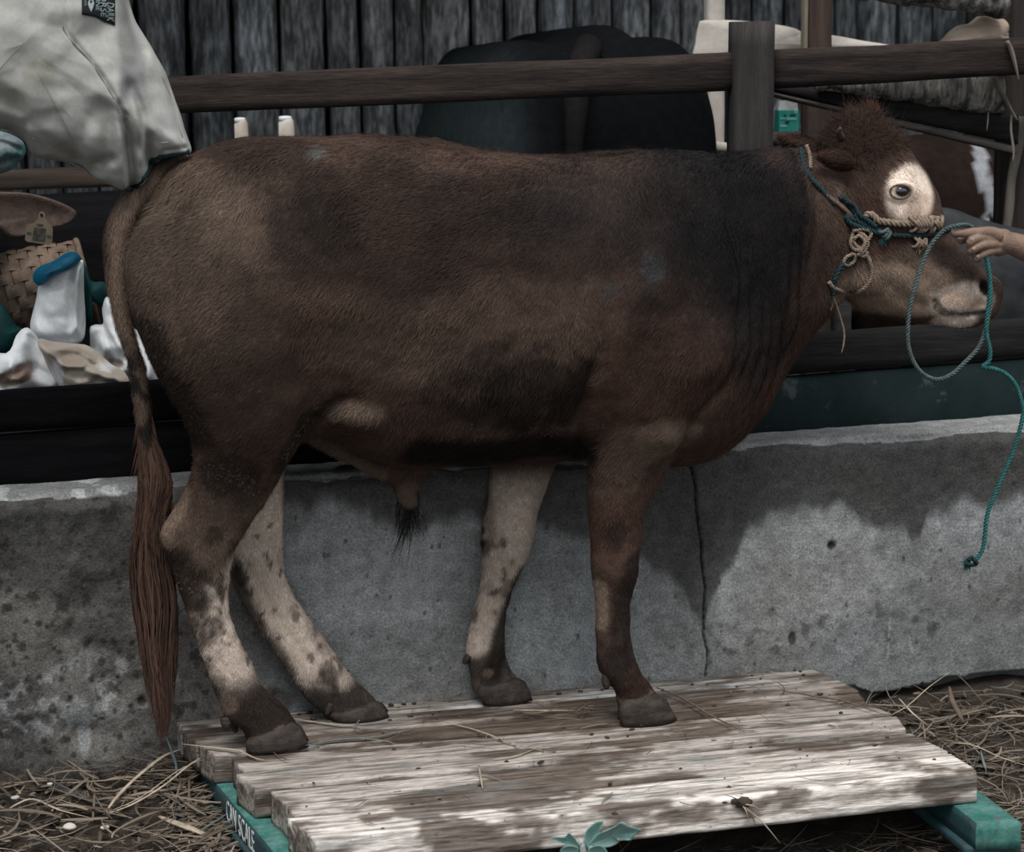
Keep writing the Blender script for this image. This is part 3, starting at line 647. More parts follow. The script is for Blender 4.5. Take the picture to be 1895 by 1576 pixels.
# black tuft hanging from the sheath
n = 90; K = 9; lines = np.zeros((n, K, 3))
for j in range(n):
    x0 = RND.uniform(733, 779); g = RND.choice([728, 733, 742, 752, 771, 783, 780]); e = RND.uniform(975, 1048) if g < 760 else RND.uniform(960, 1010); y0 = RND.uniform(905, 938); Yj = -.16+RND.uniform(-.015, .015)
    for i in range(K):
        t = i/(K-1); lines[j, i] = at(x0+(g-x0)*t+5*sin(t*5+g)*t, y0+(e-y0)*t, Yj)
o = link('sheath_tuft', ribbons(lines, np.full(n, .0011), np.tile([.010, .009, .009], (n, 1))*(.6+rng.random((n, 1)))), m_hair, bull, smooth=False); o['kind'] = 'stuff'
# dried mud clots on thigh, hock and belly
V = []; Fc = []; ico = bmesh.new(); bmesh.ops.create_icosphere(ico, subdivisions=1, radius=1); iv = np.array([v.co[:] for v in ico.verts]); ifc = [tuple(v.index for v in f.verts) for f in ico.faces]; ico.free()
for l, n, s in (([(268, 590), (300, 670), (345, 745), (385, 830)], 150, 16), ([(590, 740), (560, 800), (525, 850)], 110, 12), ([(380, 870), (430, 880), (480, 900)], 130, 22), ([(330, 1080), (370, 1090)], 40, 14), ([(430, 700), (500, 760)], 30, 50), ([(760, 790), (900, 800), (1040, 800)], 60, 14), ([(1100, 770), (1130, 800)], 40, 18)):
    pl = np.array(l, float)
    for k in range(n):
        t = RND.random()*(len(l)-1); i = int(t); p = pl[i]*(1-t+i)+pl[i+1]*(t-i)+np.array([RND.gauss(0, s*.6), RND.gauss(0, s*.6)])
        c = snap(BV, p[0], p[1], -.0005, 5)
        if c[1] > 0.2: continue
        r = RND.uniform(.0015, .0042); o = len(V); V += (iv*np.array([r, r*.6, r*1.1])*rng.uniform(.7, 1.3, (12, 1))+c).tolist(); Fc += [tuple(a+o for a in f) for f in ifc]
m_mud = material('dried_mud', (.026, .021, .018), (.06, .045, .036), scale=60, rough=.95)
o = link('mud_clots', mesh(V, Fc), m_mud, bull, smooth=False); o['kind'] = 'stuff'

# ================================================================== SETTING
m_conc = material('old_concrete', attr=True, scale=30, lo=.3, hi=.7, rough=.93, bump=.8, bscale=130, bdist=.005, fine=(230, .45), spec=.15, dark=(150, .64, .70, (.03, .03, .03)))
def grid_sheet(nu, nv, fn):
    u, v = np.meshgrid(np.linspace(0, 1, nu+1), np.linspace(0, 1, nv+1), indexing='ij'); V = fn(u.ravel(), v.ravel())
    i, j = np.meshgrid(np.arange(nu), np.arange(nv), indexing='ij'); a = (i*(nv+1)+j).ravel(); Q = np.stack([a, a+nv+1, a+nv+2, a+1], 1)
    return fast_mesh(V, Q, 4)
# low concrete wall: profile front face -> rounded broken arris -> top -> back
WX0, WX1 = -2.6, 3.4
def umap(u): return np.interp(u, [0, .08, .90, 1], [WX0, -1.15, 1.55, WX1])
def wall_fn(u, v):
    X = umap(u); top = .655+.016*(X+.9)/1.8; prof_s = v
    hf = .70; ht = .86
    tz = np.where(v < hf, v/hf, 1); ty = np.where(v < hf, 0, np.where(v < ht, (v-hf)/(ht-hf), 1)); tb = np.where(v > ht, (v-ht)/(1-ht), 0)
    P0 = np.stack([X, ty*.125, tz*0], 1)
    Z = -.06+(top+.06)*tz - (top+.06)*tb; P = np.stack([X, ty*.125, Z], 1)
    edge = np.exp(-((v-hf)/.02)**2); nn = fbm(P, 5, 31, 9); n2 = fbm(P, 4, 32, 30)
    P[:, 1] += edge*.012*(.5+nn) + (v < hf)*((fbm(P, 4, 33, 2.2)-.5)*.022+(n2-.5)*.007)
    P[:, 2] -= edge*.014*nn*1.6; P[:, 2] += ((v >= hf) & (v < ht))*((n2-.5)*.006+(fbm(P, 3, 35, 4)-.5)*.008)
    # rough lumpy left end, dented
    lf = sst(-.55, -.85, X)*(v < hf); P[:, 1] += lf*(np.abs(fbm(P, 5, 36, 7)-.5)*.05-.012)
    lt = sst(-.6, -.9, X)*np.exp(-((v-.76)/.06)**2); P[:, 2] += lt*((fbm(P, 3, 38, 9)-.4)*.03-.005)
    # undercut foot where it meets the soil on the right
    ft = sst(.8, 1.0, X)*(v < .15)*(Z < .10+.02*(fbm(P*[1, 0, 0], 3, 39, 12)-.5)*4); P[:, 1] += ft*.05
    # crack
    ck = [xz(a, b, 0) for a, b in ((1279, 845), (1278, 862), (1288, 905), (1290, 950), (1297, 985), (1301, 1040), (1306, 1090), (1303, 1140), (1303, 1178), (1311, 1205), (1306, 1252))]
    d, uu = segd(P[:, [0, 2]]+np.c_[(fbm(P, 3, 44, 60)-.5)*.008, Z*0], ck); P[:, 1] += (v < hf)*np.exp(-(d/.0028)**2)*.010
    for (a, b, r, dep) in ((1538, 1008, .011, .012), (1466, 1180, .010, .007), (1440, 1187, .006, .006), (1430, 1128, .005, .006), (262, 1296, .010, .012), (510, 1290, .014, .008), (128, 1140, .012, -.006)):
        c = xz(a, b, 0); dd = np.hypot(P[:, 0]-c[0], (P[:, 2]-c[1]))*(.8+.5*fbm(P, 3, 45, 80)); P[:, 1] += (v < hf)*np.exp(-(dd/r)**2)*dep
    return P
me = grid_sheet(1150, 230, wall_fn); c = getco(me); q = c[:, [0, 2]]
Cw = np.tile([.185, .190, .192], (len(c), 1)); n1 = fbm(c, 5, 51, 3); n2 = fbm(c, 5, 52, 12); vs = fbm(c*np.array([1, 1, .18]), 4, 53, 16); n3 = fbm(c, 4, 57, 45)
def W(col, a):
    global Cw
    a = np.clip(a, 0, 1)[:, None]; Cw = Cw*(1-a)+np.array(col)*a
def wb(x, y, rx, rz, n=.4, sc=9, seed=60):
    p = xz(x, y, 0); d = np.sqrt(((q[:, 0]-p[0])/rx)**2+((q[:, 1]-p[1])/rz)**2); m = d < 1.25+n; d[m] += (fbm(c[m], 4, seed, sc)-.5)*2*n; return sst(1.2, .7, d)
def wl(l, w_, n=.3, sc=20, seed=61):
    d, u = segd(q, [xz(a, b, 0) for a, b in l]); d = d/w_; m = d < 1.25+n; d[m] += (fbm(c[m], 4, seed, sc)-.5)*2*n; return sst(1.2, .5, d)
W((.34, .35, .35), wb(1480, 1070, .28, .15, .35)*.85); W((.30, .31, .315), wb(1800, 1000, .22, .12, .35)*.8); W((.29, .30, .31), wb(700, 1030, .2, .14, .5)*.8); W((.22, .24, .25), wb(1050, 1100, .2, .2, .5)*.5)
W((.15, .145, .135), (n1 > .5)*.0+sst(.5, .7, n1)*.5); W((.10, .098, .093), sst(.55, .75, n2)*.35)
# damp weathered band dripping down top right; bull's belly shadow painted in mid-wall
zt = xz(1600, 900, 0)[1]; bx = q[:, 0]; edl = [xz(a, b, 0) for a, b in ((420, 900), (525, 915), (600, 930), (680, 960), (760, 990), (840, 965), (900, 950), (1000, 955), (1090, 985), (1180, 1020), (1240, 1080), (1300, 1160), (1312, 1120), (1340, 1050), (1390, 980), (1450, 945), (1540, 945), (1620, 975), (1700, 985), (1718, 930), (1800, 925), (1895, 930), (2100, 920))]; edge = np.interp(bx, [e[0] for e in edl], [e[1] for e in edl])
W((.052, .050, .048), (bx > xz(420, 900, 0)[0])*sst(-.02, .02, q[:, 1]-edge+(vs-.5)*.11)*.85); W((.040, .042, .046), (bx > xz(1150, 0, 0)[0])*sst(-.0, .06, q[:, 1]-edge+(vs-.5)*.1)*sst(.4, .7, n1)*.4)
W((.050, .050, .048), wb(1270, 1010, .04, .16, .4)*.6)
# darker stained left part with flaked pale patches
lx = sst(xz(420, 0, 0)[0], xz(330, 0, 0)[0], bx); W((.115, .105, .095), lx*.75); W((.060, .058, .056), lx*sst(.42, .62, fbm(c, 5, 71, 5))*.75); W((.045, .045, .045), wb(100, 1010, .25, .09, .5)*.5)
W((.24, .245, .25), lx*wb(120, 1290, .2, .09, .7, 16)*sst(.45, .6, n3)*.9); W((.035, .033, .03), lx*sst(.62, .68, fbm(c, 4, 73, 38))*.8); W((.26, .27, .28), lx*wb(155, 1340, .012, .06, .5)*.6)
W((.05, .048, .045), wb(370, 1200, .05, .09, .7, 22)*sst(.5, .6, n3)*.8); W((.06, .055, .05), wb(500, 1300, .05, .035, .6, 20)*.7); W((.05, .05, .05), wb(1500, 1180, .3, .06, .9, 20)*sst(.55, .65, n3)*.6)
W((.30, .31, .32), wl([(1648, 1120), (1645, 1170), (1641, 1222)], .0025)*.6); W((.30, .31, .32), wl([(1683, 1180), (1688, 1208)], .0025)*.6); W((.25, .26, .27), wb(1590, 1190, .06, .05, .8, 30)*sst(.5, .6, n3)*.6)
W((.032, .03, .028), wb(1538, 1008, .012, .010, .3, 60)); W((.035, .03, .028), wb(1466, 1180, .009, .018, .3, 60)*.9); W((.035, .03, .028), wb(1430, 1128, .005, .005)*.9); W((.03, .028, .026), wb(262, 1296, .011, .011, .3, 60))
for k in range(140):
    a, b = RND.uniform(340, 1890), RND.uniform(900, 1260); r = RND.uniform(.0015, .0045); W((.05, .048, .045), wb(a, b, r, r*RND.uniform(.8, 2), .3, 90)*.8)
for k in range(110):
    a, b = RND.uniform(0, 340), RND.uniform(980, 1420); r = RND.uniform(.002, .007); W((.03, .029, .028), wb(a, b, r, r, .4, 90)*.85)
ckl = [(1279, 845), (1278, 862), (1288, 905), (1290, 950), (1297, 985), (1301, 1040), (1306, 1090), (1303, 1140), (1303, 1178), (1311, 1205), (1306, 1252)]
d, u = segd(q+np.c_[(fbm(c, 3, 44, 60)-.5)*.008, q[:, 0]*0], [xz(a, b, 0) for a, b in ckl]); W((.012, .012, .012), sst(.0032, .0012, d))
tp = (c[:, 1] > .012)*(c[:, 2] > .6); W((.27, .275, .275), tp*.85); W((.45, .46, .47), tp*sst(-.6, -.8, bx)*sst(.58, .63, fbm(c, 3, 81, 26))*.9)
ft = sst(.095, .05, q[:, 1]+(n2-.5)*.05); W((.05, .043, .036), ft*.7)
Cw *= 1.10; setcol(me, Cw); wall = link('wall_back', me, m_conc); tag(wall, kind='structure'); wall['label'] = 'low cracked grey concrete wall with a damp dark band at its top right and a painted belly shadow'

# soil
m_soil = material('trampled_soil', (.055, .044, .034), (.022, .018, .015), scale=14, rough=.97, bump=.8, bscale=60, bdist=.01, fine=(150, .35))
def soil(u, v):
    X = -4+8.5*u; Y = np.where(v < .75, -3.2+v/.75*3.35, .15+(v-.75)/.25*4.5); P = np.stack([X, Y, X*0], 1); Z = gz(X, Y); Z = np.where(Y > .1, -.02, Z)
    rub = (fbm(P, 5, 91, 6)-.5)*.05+(fbm(P, 4, 92, 28)-.5)*.02; P[:, 2] = Z+np.where(Y < .1, rub, 0)-.01; return P
fl = link('floor', grid_sheet(420, 260, soil), m_soil); tag(fl, kind='structure')

# ------------------------------------------------------------------ weighing platform
m_plank = material('weathered_plank', (.45, .43, .41), (1.22, 1.22, 1.22), attr=True, scale=9, stretch=(.7, 9, 9), lo=.40, hi=.56, rough=.85, bump=.7, bscale=26, bdist=.004, fine=(55, .4), dark=(26, .64, .72, (.045, .036, .029)))
scale_ = empty('weighing_platform', (.08, -.4, .03), 'livestock weighing platform of pale rough planks on green painted beams under the bull', 'scale')
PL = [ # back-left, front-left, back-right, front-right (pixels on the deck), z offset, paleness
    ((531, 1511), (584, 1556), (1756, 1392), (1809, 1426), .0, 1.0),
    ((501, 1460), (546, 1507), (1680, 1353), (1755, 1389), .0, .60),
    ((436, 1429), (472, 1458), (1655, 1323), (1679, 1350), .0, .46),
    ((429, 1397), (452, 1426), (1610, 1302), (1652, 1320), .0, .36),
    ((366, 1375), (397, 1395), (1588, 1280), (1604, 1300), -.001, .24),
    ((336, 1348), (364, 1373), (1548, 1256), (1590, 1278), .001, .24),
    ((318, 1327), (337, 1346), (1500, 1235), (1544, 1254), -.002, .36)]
for k, (bl, fl_, br, fr, dz, pale) in enumerate(PL):
    T = [onz(*fl_, .15), onz(*fr, .15), onz(*br, .15), onz(*bl, .15)]
    T = [t+np.array([0, g, dz]) for t, g in zip(T, (.0028, .0028, -.0028, -.0028))]
    T = [t+np.array([0, 0, (0, -.0015, .001, -.002, .0005, -.0015, 0)[k]]) for t in T]; B = [t-np.array([0, 0, .064]) for t in T]
    if k == 0:
        B[0][1] -= .004; B[1][1] -= .006
    v, f = timber(B+T, 300, 14, 8, .0018, k, .004, .0025); me = mesh(v, f); c = getco(me); s = c*np.array([.28, 1, 1])
    n1 = fbm(s, 5, 100+k, 16); n2 = fbm(s*np.array([.5, 1, 1]), 4, 120+k, 60); n3 = fbm(c, 5, 140, 6)
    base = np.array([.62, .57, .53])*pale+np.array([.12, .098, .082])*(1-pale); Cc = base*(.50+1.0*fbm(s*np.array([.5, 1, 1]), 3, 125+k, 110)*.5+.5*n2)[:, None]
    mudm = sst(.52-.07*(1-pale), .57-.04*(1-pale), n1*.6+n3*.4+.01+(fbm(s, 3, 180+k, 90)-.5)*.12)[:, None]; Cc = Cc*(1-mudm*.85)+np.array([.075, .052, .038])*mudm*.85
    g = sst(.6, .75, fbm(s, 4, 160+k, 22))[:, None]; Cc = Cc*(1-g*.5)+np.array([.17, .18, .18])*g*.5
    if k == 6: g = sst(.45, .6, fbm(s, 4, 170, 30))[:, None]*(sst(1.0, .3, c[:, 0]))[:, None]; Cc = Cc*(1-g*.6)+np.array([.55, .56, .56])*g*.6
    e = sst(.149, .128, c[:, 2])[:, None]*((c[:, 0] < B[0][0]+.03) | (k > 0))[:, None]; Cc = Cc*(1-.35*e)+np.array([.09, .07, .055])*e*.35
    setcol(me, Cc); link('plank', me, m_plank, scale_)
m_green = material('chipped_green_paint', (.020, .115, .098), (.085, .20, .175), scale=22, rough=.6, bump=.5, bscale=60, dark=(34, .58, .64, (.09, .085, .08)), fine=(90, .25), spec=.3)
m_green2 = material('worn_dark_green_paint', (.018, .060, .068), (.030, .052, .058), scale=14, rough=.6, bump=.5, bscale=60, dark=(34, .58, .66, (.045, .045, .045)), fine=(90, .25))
def beam(a, b, wv, zt, zb, name='beam', seed=1, mat_=None, rough=.0012):
    a = np.array(a); b = np.array(b); P = []
    for z in (zb, zt):
        P += [[a[0], a[1], z], [b[0], b[1], z], [b[0]+wv[0], b[1]+wv[1], z], [a[0]+wv[0], a[1]+wv[1], z]]
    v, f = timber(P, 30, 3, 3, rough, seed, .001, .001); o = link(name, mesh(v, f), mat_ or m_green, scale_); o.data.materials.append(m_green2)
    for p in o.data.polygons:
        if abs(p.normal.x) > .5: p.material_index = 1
    return o
A0 = onz(352, 1392, .085); A1 = onz(501, 1570, .085); A2 = A0+(A1-A0)*1.25
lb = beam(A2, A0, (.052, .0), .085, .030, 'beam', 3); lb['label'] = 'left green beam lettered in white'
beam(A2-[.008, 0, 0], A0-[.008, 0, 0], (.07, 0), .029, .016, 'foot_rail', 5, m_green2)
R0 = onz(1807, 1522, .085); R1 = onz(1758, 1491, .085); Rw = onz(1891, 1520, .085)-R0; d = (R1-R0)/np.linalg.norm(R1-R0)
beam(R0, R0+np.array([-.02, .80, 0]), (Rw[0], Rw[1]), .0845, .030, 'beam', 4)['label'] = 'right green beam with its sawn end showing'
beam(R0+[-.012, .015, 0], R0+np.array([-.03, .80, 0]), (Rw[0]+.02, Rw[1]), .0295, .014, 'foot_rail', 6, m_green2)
# white stencilled lettering on the left beam
m_white = material('white_stencil_paint', (.55, .58, .58), (.36, .38, .38), scale=120, rough=.7, bump=0)
def text(s, size, ext=.0004):
    cu = bpy.data.curves.new('t', 'FONT'); cu.body = s; cu.size = size; cu.extrude = ext; cu.align_x = 'LEFT'; o = bpy.data.objects.new('t', cu); COL.objects.link(o)
    dg = bpy.context.evaluated_depsgraph_get(); dg.update(); me = bpy.data.meshes.new_from_object(o.evaluated_get(dg)); bpy.data.objects.remove(o); me.materials.clear(); return me
def place_text(me, org, ax, ay, an, wx, wy):
    c = getco(me); lo = c.min(0); hi = c.max(0); c = (c-lo)/np.maximum(hi-lo, 1e-6); z = (c[:, 2]-.5)*.0012
    setco(me, np.asarray(org)+np.outer(c[:, 0]*wx, ax)+np.outer(c[:, 1]*wy, ay)+np.outer(z, an)); return me
dv = (A1-A0)/np.linalg.norm(A1-A0); nrm = np.array([dv[1], -dv[0], 0]); nrm = nrm if nrm[0] < 0 else -nrm
def beam_pt(t): return A0+dv*t
t0 = np.dot(onz(424, 1472, .085)-A0, dv); t1 = np.dot(onz(466, 1527, .085)-A0, dv)
me = place_text(text('CAN', .1), beam_pt(t0)+np.array([0, 0, -.050])+nrm*.0016, dv, np.array([0, 0, 1.]), nrm, (t1-t0)*.40, .044)
o = link('lettering', me, m_white, scale_, smooth=False)
me = place_text(text('SCALE', .1), beam_pt(t0+(t1-t0)*.50)+np.array([0, 0, -.050])+nrm*.0016, dv, np.array([0, 0, 1.]), nrm, (t1-t0)*.62, .044)
o = link('lettering', me, m_white, scale_, smooth=False)

# ------------------------------------------------------------------ trough behind the wall
m_dark = material('dark_wet_timber', (.024, .022, .022), (.010, .010, .011), spec=.08, scale=5, stretch=(.8, 8, 8), rough=.8, bump=.6, bscale=16, bdist=.004, fine=(40, .35))
m_trgreen = material('dark_green_board', (.006, .013, .014), (.012, .020, .022), spec=.06, scale=6, stretch=(1, 1, 1.0), rough=.75, bump=.5, bscale=40, dark=(14, .60, .70, (.045, .055, .058)))
m_grey = material('grey_timber', (.055, .052, .050), (.028, .027, .028), scale=4, stretch=(.7, 9, 9), rough=.85, bump=.7, bscale=14, bdist=.004, fine=(40, .35))
fence = empty('pen_fence', (.6, .2, -.02), 'brown timber pen fence of thick rails, post and low dark boards behind the bull', 'fence')
def board(name, tl, tr, br, bl, Y, th, mat_, par, nx=40, seed=0, rough=.002, round_=.002, lab=None):
    """a board whose front face has the four given pixel corners in the plane Y"""
    f = [at(*bl, Y), at(*br, Y), at(*tr, Y), at(*tl, Y)]; bk = [p+np.array([0, th, 0]) for p in f]
    P = [f[0], f[1], bk[1], bk[0], f[3], f[2], bk[2], bk[3]]
    v, fc = timber(P, nx, 2, 4, rough, seed, .003, round_); o = link(name, mesh(v, fc), mat_, par)
    if lab: o['label'] = lab
    return o
m_shadeb = material('black_shaded_board', (.008, .008, .009), (.004, .004, .005), spec=.04, scale=5, stretch=(.8, 8, 8), rough=.8, bump=.6, bscale=16, fine=(40, .35))  # near-black copy of the board timber, with shade put into its colour
board('board', (-700, 775), (900, 660), (900, 738), (-700, 853), .155, .03, m_shadeb, fence, 50, 10, .003, .003, 'left upper board with shade in its black colour')
board('board', (901, 660), (2300, 559), (2300, 631), (901, 738), .155, .03, m_dark, fence, 60, 11, .003, .003)
board('board', (-700, 856), (700, 754), (700, 1200), (-700, 1200), .160, .025, m_shadeb, fence, 50, 13, .002, .002, 'left lower board with shade in its black colour')
board('board', (701, 754), (2300, 634), (2300, 1200), (701, 1200), .160, .025, m_trgreen, fence, 60, 12, .002, .002, 'dark green lower board')
zt_ = at(900, 660, .17)[2]
def slab(name, x0, x1, y0, y1, z0, z1, mat_, par, nx=30, seed=1, rough=.002):
    P = [[x0, y0, z0], [x1, y0, z0], [x1, y1, z0], [x0, y1, z0], [x0, y0, z1], [x1, y0, z1], [x1, y1, z1], [x0, y1, z1]]
    v, f = timber(P, nx, 3, 3, rough, seed, .003, .002); return link(name, mesh(v, f), mat_, par)
shelf = empty('feed_table', (-1.1, .6, -.02), 'low dark plank table loaded with sacks behind the fence at the left', 'table')
for k in range(3): slab('plank', -1.9, -.36, .32+k*.17, .485+k*.17, .70, .73, m_dark, shelf, 10, 30+k)
for x in (-1.85, -.45): slab('leg', x, x+.06, .34, .40, -.03, .70, m_dark, shelf, 4); slab('leg', x, x+.06, .74, .80, -.03, .70, m_dark, shelf, 4)

# ------------------------------------------------------------------ rails and posts
m_rail = material('brown_rail_timber', (.040, .030, .026), (.013, .011, .011), spec=.08, scale=4, stretch=(.6, 8, 8), rough=.8, bump=.7, bscale=13, bdist=.004, fine=(38, .4), dark=(9, .62, .74, (.012, .011, .011)))
board('rail', (-500, 178), (1364, 97), (1362, 169), (-500, 246), .235, .05, m_rail, fence, 70, 21, .003, .003)
board('rail', (1434, 93), (2300, 50), (2300, 119), (1434, 165), .235, .05, m_rail, fence, 40, 22, .003, .003)
board('rail', (-500, 342), (215, 305), (215, 346), (-500, 372), .30, .05, material('light_brown_rail', (.13, .095, .075), (.055, .042, .036), scale=5, stretch=(.6, 8, 8), bump=.6, bscale=14), fence, 30, 23, .003, .003, 'paler lower rail at the left')
pz = at(1400, 40, .20)[2]; board('void_panel', (-40, 366), (330, 348), (330, 800), (-40, 800), 1.0, .03, m_shadeb, fence, 20, 14, .002, .002, 'added black panel for the dark void behind the sacks')  # black sheet added to stand for the dark void behind the sacks
pa = at(1366, 40, .20)[0]; pb = at(1436, 40, .20)[0]; sl_ = .010
P = [[pa+sl_, .185, -.02], [pb+sl_, .185, -.02], [pb+sl_, .255, -.02], [pa+sl_, .255, -.02]]
P = [[pa, .200, -.02], [pa, .200, pz], [pa, .27, pz], [pa, .27, -.02], [pb, .200, -.02], [pb, .200, pz+.001], [pb, .27, pz], [pb, .27, -.02]]
v, f = timber(P, 30, 3, 3, .0012, 25, .001, .002)
for q_ in range(len(v)): v[q_] = (v[q_][0]-.006+.006*(v[q_][2]/pz), v[q_][1], v[q_][2])
m_post = material('grey_brown_post', (.042, .037, .035), (.022, .019, .019), scale=5, stretch=(8, 8, .6), rough=.8, bump=.6, bscale=15, bdist=.003, fine=(50, .3), dark=(30, .68, .74, (.012, .012, .012)))
link('post', mesh(v, f), m_post, fence)

# posts / logs of the back wall
m_log = material('log_bark', (.45, .45, .45), (1.35, 1.35, 1.35), attr=True, scale=60, stretch=(1, 1, .2), lo=.42, hi=.58, rough=.92, bump=1.0, bscale=60, bdist=.012, fine=(110, .45))
LY = 2.3
backing = grid_sheet(2, 2, lambda u, v: np.stack([-2.2+6.2*u, u*0+LY+.22, v*2.9-.05], 1))
wl_ = link('wall_log_screen', backing, material('dark_backing', (.012, .013, .014), scale=6), smooth=False); wl_['kind'] = 'structure'; wl_['label'] = 'screen wall of upright grey weathered logs at the back of the pen'
LG = [(175, 252, .7), (262, 347, .62), (356, 432, .55), (438, 520, .9), (524, 604, 1.0), (610, 665, .95), (672, 731, .8), (735, 784, .7), (790, 872, 1.15), (878, 936, 1.0), (940, 997, .95), (1001, 1064, .9), (1067, 1136, .85), (1140, 1206, .95), (1209, 1262, 1.1), (1264, 1308, 1.2), (1345, 1392, .4), (1396, 1452, .8), (1456, 1498, .7), (1502, 1545, .6), (1548, 1586, .8), (1590, 1662, 1.0), (1665, 1728, .8), (1731, 1792, .6), (1796, 1850, .5), (1853, 1910, .4), (1915, 1975, .5), (1980, 2050, .5)]
LG = [(40-70*k, 104-70*k, .6) for k in range(3, -1, -1)] + [(108, 172, .6)] + LG + [(2055+70*k, 2118+70*k, .5) for k in range(7)]
for k, (a, b, br) in enumerate(LG):
    xa = at(a, 120, LY)[0]; xb = at(b, 120, LY)[0]; r = (xb-xa)/2*1.0; xc = (xa+xb)/2; n = 56; rings_ = []; NZ_ = 120 if 170 < a < 1900 else 20
    lean = RND.uniform(-.012, .006); sq = RND.uniform(.85, 1.05)
    for i in range(NZ_+1):
        z = -.05+2.95*i/NZ_; th = np.arange(n)*2*pi/n; q_ = np.c_[np.cos(th)*2, np.sin(th)*2, th*0+z*1.3]+k*9
        rr = r*(1+(fbm(q_, 3, 200+k, 1.6)-.5)*.22-.04*(np.abs(np.sin(th*3+k)))+(fbm(q_*np.array([1, 1, .9]), 4, 205+k, 5.5)-.5)*.16-.05*np.exp(-(np.abs(fbm(q_*np.array([1, 1, .5]), 3, 207+k, 3.2)-.5)*22)**2))
        rings_.append(np.c_[xc+lean*(z-1.5)*1.0+np.cos(th)*rr, LY+r*.6+np.sin(th)*rr*sq, th*0+z])
    v, f = rings(rings_); me = mesh(v, f); c = getco(me); s = c*np.array([1, 1, .2]); n1 = fbm(s, 5, 230+k, 38); n2 = fbm(c, 4, 240, 5); n4 = fbm(c*np.array([1, 1, .35]), 3, 260+k, 9)
    Cc = 2.3*(np.array([.138, .136, .134])*(1-n4[:, None])+np.array([.12, .135, .15])*n4[:, None])*br*(.05+1.75*n1)[:, None]; g = sst(.5, .7, n2)[:, None]; Cc = Cc*(1-.45*g)+np.array([.13, .11, .10])*br*g*.45
    setcol(me, Cc); link('log', me, m_log, wl_)
# unseen roof over the pens, added to keep the back in shade
m_shade_roof = material('shade_roof_sheet', (.10, .09, .085), (.06, .05, .045), scale=6)
rf = grid_sheet(200, 4, lambda u, v: np.stack([-3.5+8.5*u, -.0+.6+3.4*v, 2.85-.12*v+.012*np.sin(u*8.5/.076*2*pi)], 1)); o = link('shade_roof', rf, m_shade_roof); tag(o, kind='structure'); o['label'] = 'unseen corrugated roof added over the pens to shade the back'
m_ = o.modifiers.new('t', 'SOLIDIFY'); m_.thickness = .004
for k, x in enumerate((-3.2, 4.6)):
    v, f = tube([(x, 3.0, -.05), (x, 3.0, 2.7)], .06, 10); pp = link('trim_%d' % (k+1), mesh(v, f), m_rail); pp['kind'] = 'structure'
    v, f = tube([(x, 0.5, -.05), (x, 0.5, 2.75)], .06, 10); pp = link('trim_%d' % (k+3), mesh(v, f), m_rail); pp['kind'] = 'structure'

# ================================================================== CATTLE BEHIND
def paint_mesh(me, fn): c = getco(me); setcol(me, fn(c)); return me
def out_ring(poly, Y0, Y, s, n=40, dz=0, dx=0):
    P = np.array([at(a, b, Y0) for a, b in poly]); P = crm(P, 4, True); c = P.mean(0); R = c+(P-c)*s; R[:, 1] = Y; R[:, 2] += dz; R[:, 0] += dx; return R
bk = [(1095, 47), (1135, 50), (1162, 70), (1212, 68), (1250, 82), (1275, 120), (1296, 180), (1307, 240), (1309, 330), (1292, 420), (1210, 500), (1090, 530), (960, 500), (880, 420), (864, 340), (870, 270), (888, 215), (910, 135), (934, 93), (965, 73), (1012, 82), (1062, 70)]
R = [out_ring(bk, .9, Y, s, dz=z) for Y, s, z in ((.62, .25, -.05), (.64, .55, -.03), (.69, .80, -.01), (.76, .93, 0), (.86, 1, 0), (.95, 1, 0), (1.15, .97, 0), (1.45, 1.0, -.02), (1.7, .95, -.02), (1.85, .8, -.02), (1.95, .5, 0))]
cx = at(1090, 300, .9)[0]; zc = at(1090, 300, .9)[2]
P = [rings(R)]
for sx_, Y in ((-.17, .85), (.17, .85), (-.16, 1.7), (.16, 1.7)):
    P.append(tube([(cx+sx_, Y, zc-.1), (cx+sx_, Y-.02, .62), (cx+sx_, Y+.03, .42), (cx+sx_*.9, Y, .12), (cx+sx_*.9, Y-.03, .0)], [.15, .09, .055, .045, .055], 14))
P.append(tube([(cx, 1.75, zc+.02), (cx-.02, 1.98, zc-.15), (cx-.03, 2.06, zc-.40), (cx-.03, 2.02, zc-.60)], [.20, .15, .13, .08], 16))
me = remesh(P, .014, 6); c = getco(me); n = fbm(c, 4, 301, 9)
setcol(me, np.array([.0045, .005, .006])*(.7+.6*n)[:, None]+np.array([.02, .028, .03])*(sst(.05, -.05, c[:, 0]-at(930, 200, .9)[0]))[:, None]*.7)
m_bhide = material('dark_hide', attr=True, scale=40, lo=.3, hi=.7, rough=.9, bump=.25, bscale=120, spec=.04)
bc = empty('black_cow', (cx, 1.2, -.02), 'black cow standing rump-first behind the brown rail against the log wall', 'cow')
link('body', me, m_bhide, bc)
def simple_tail(root, pts, rad, mt, col):
    me = mesh(*tube(pts, rad, 12)); setcol(me, np.tile(col, (len(me.vertices), 1))); link('tail', me, mt, root)
simple_tail(bc, [at(1090, 85, .70), at(1075, 140, .60)+[0, .02, 0], at(1066, 200, .585), at(1062, 300, .58), at(1062, 500, .59), at(1062, 640, .6)], [.035, .034, .03, .02, .015, .02], m_bhide, (.011, .010, .010))

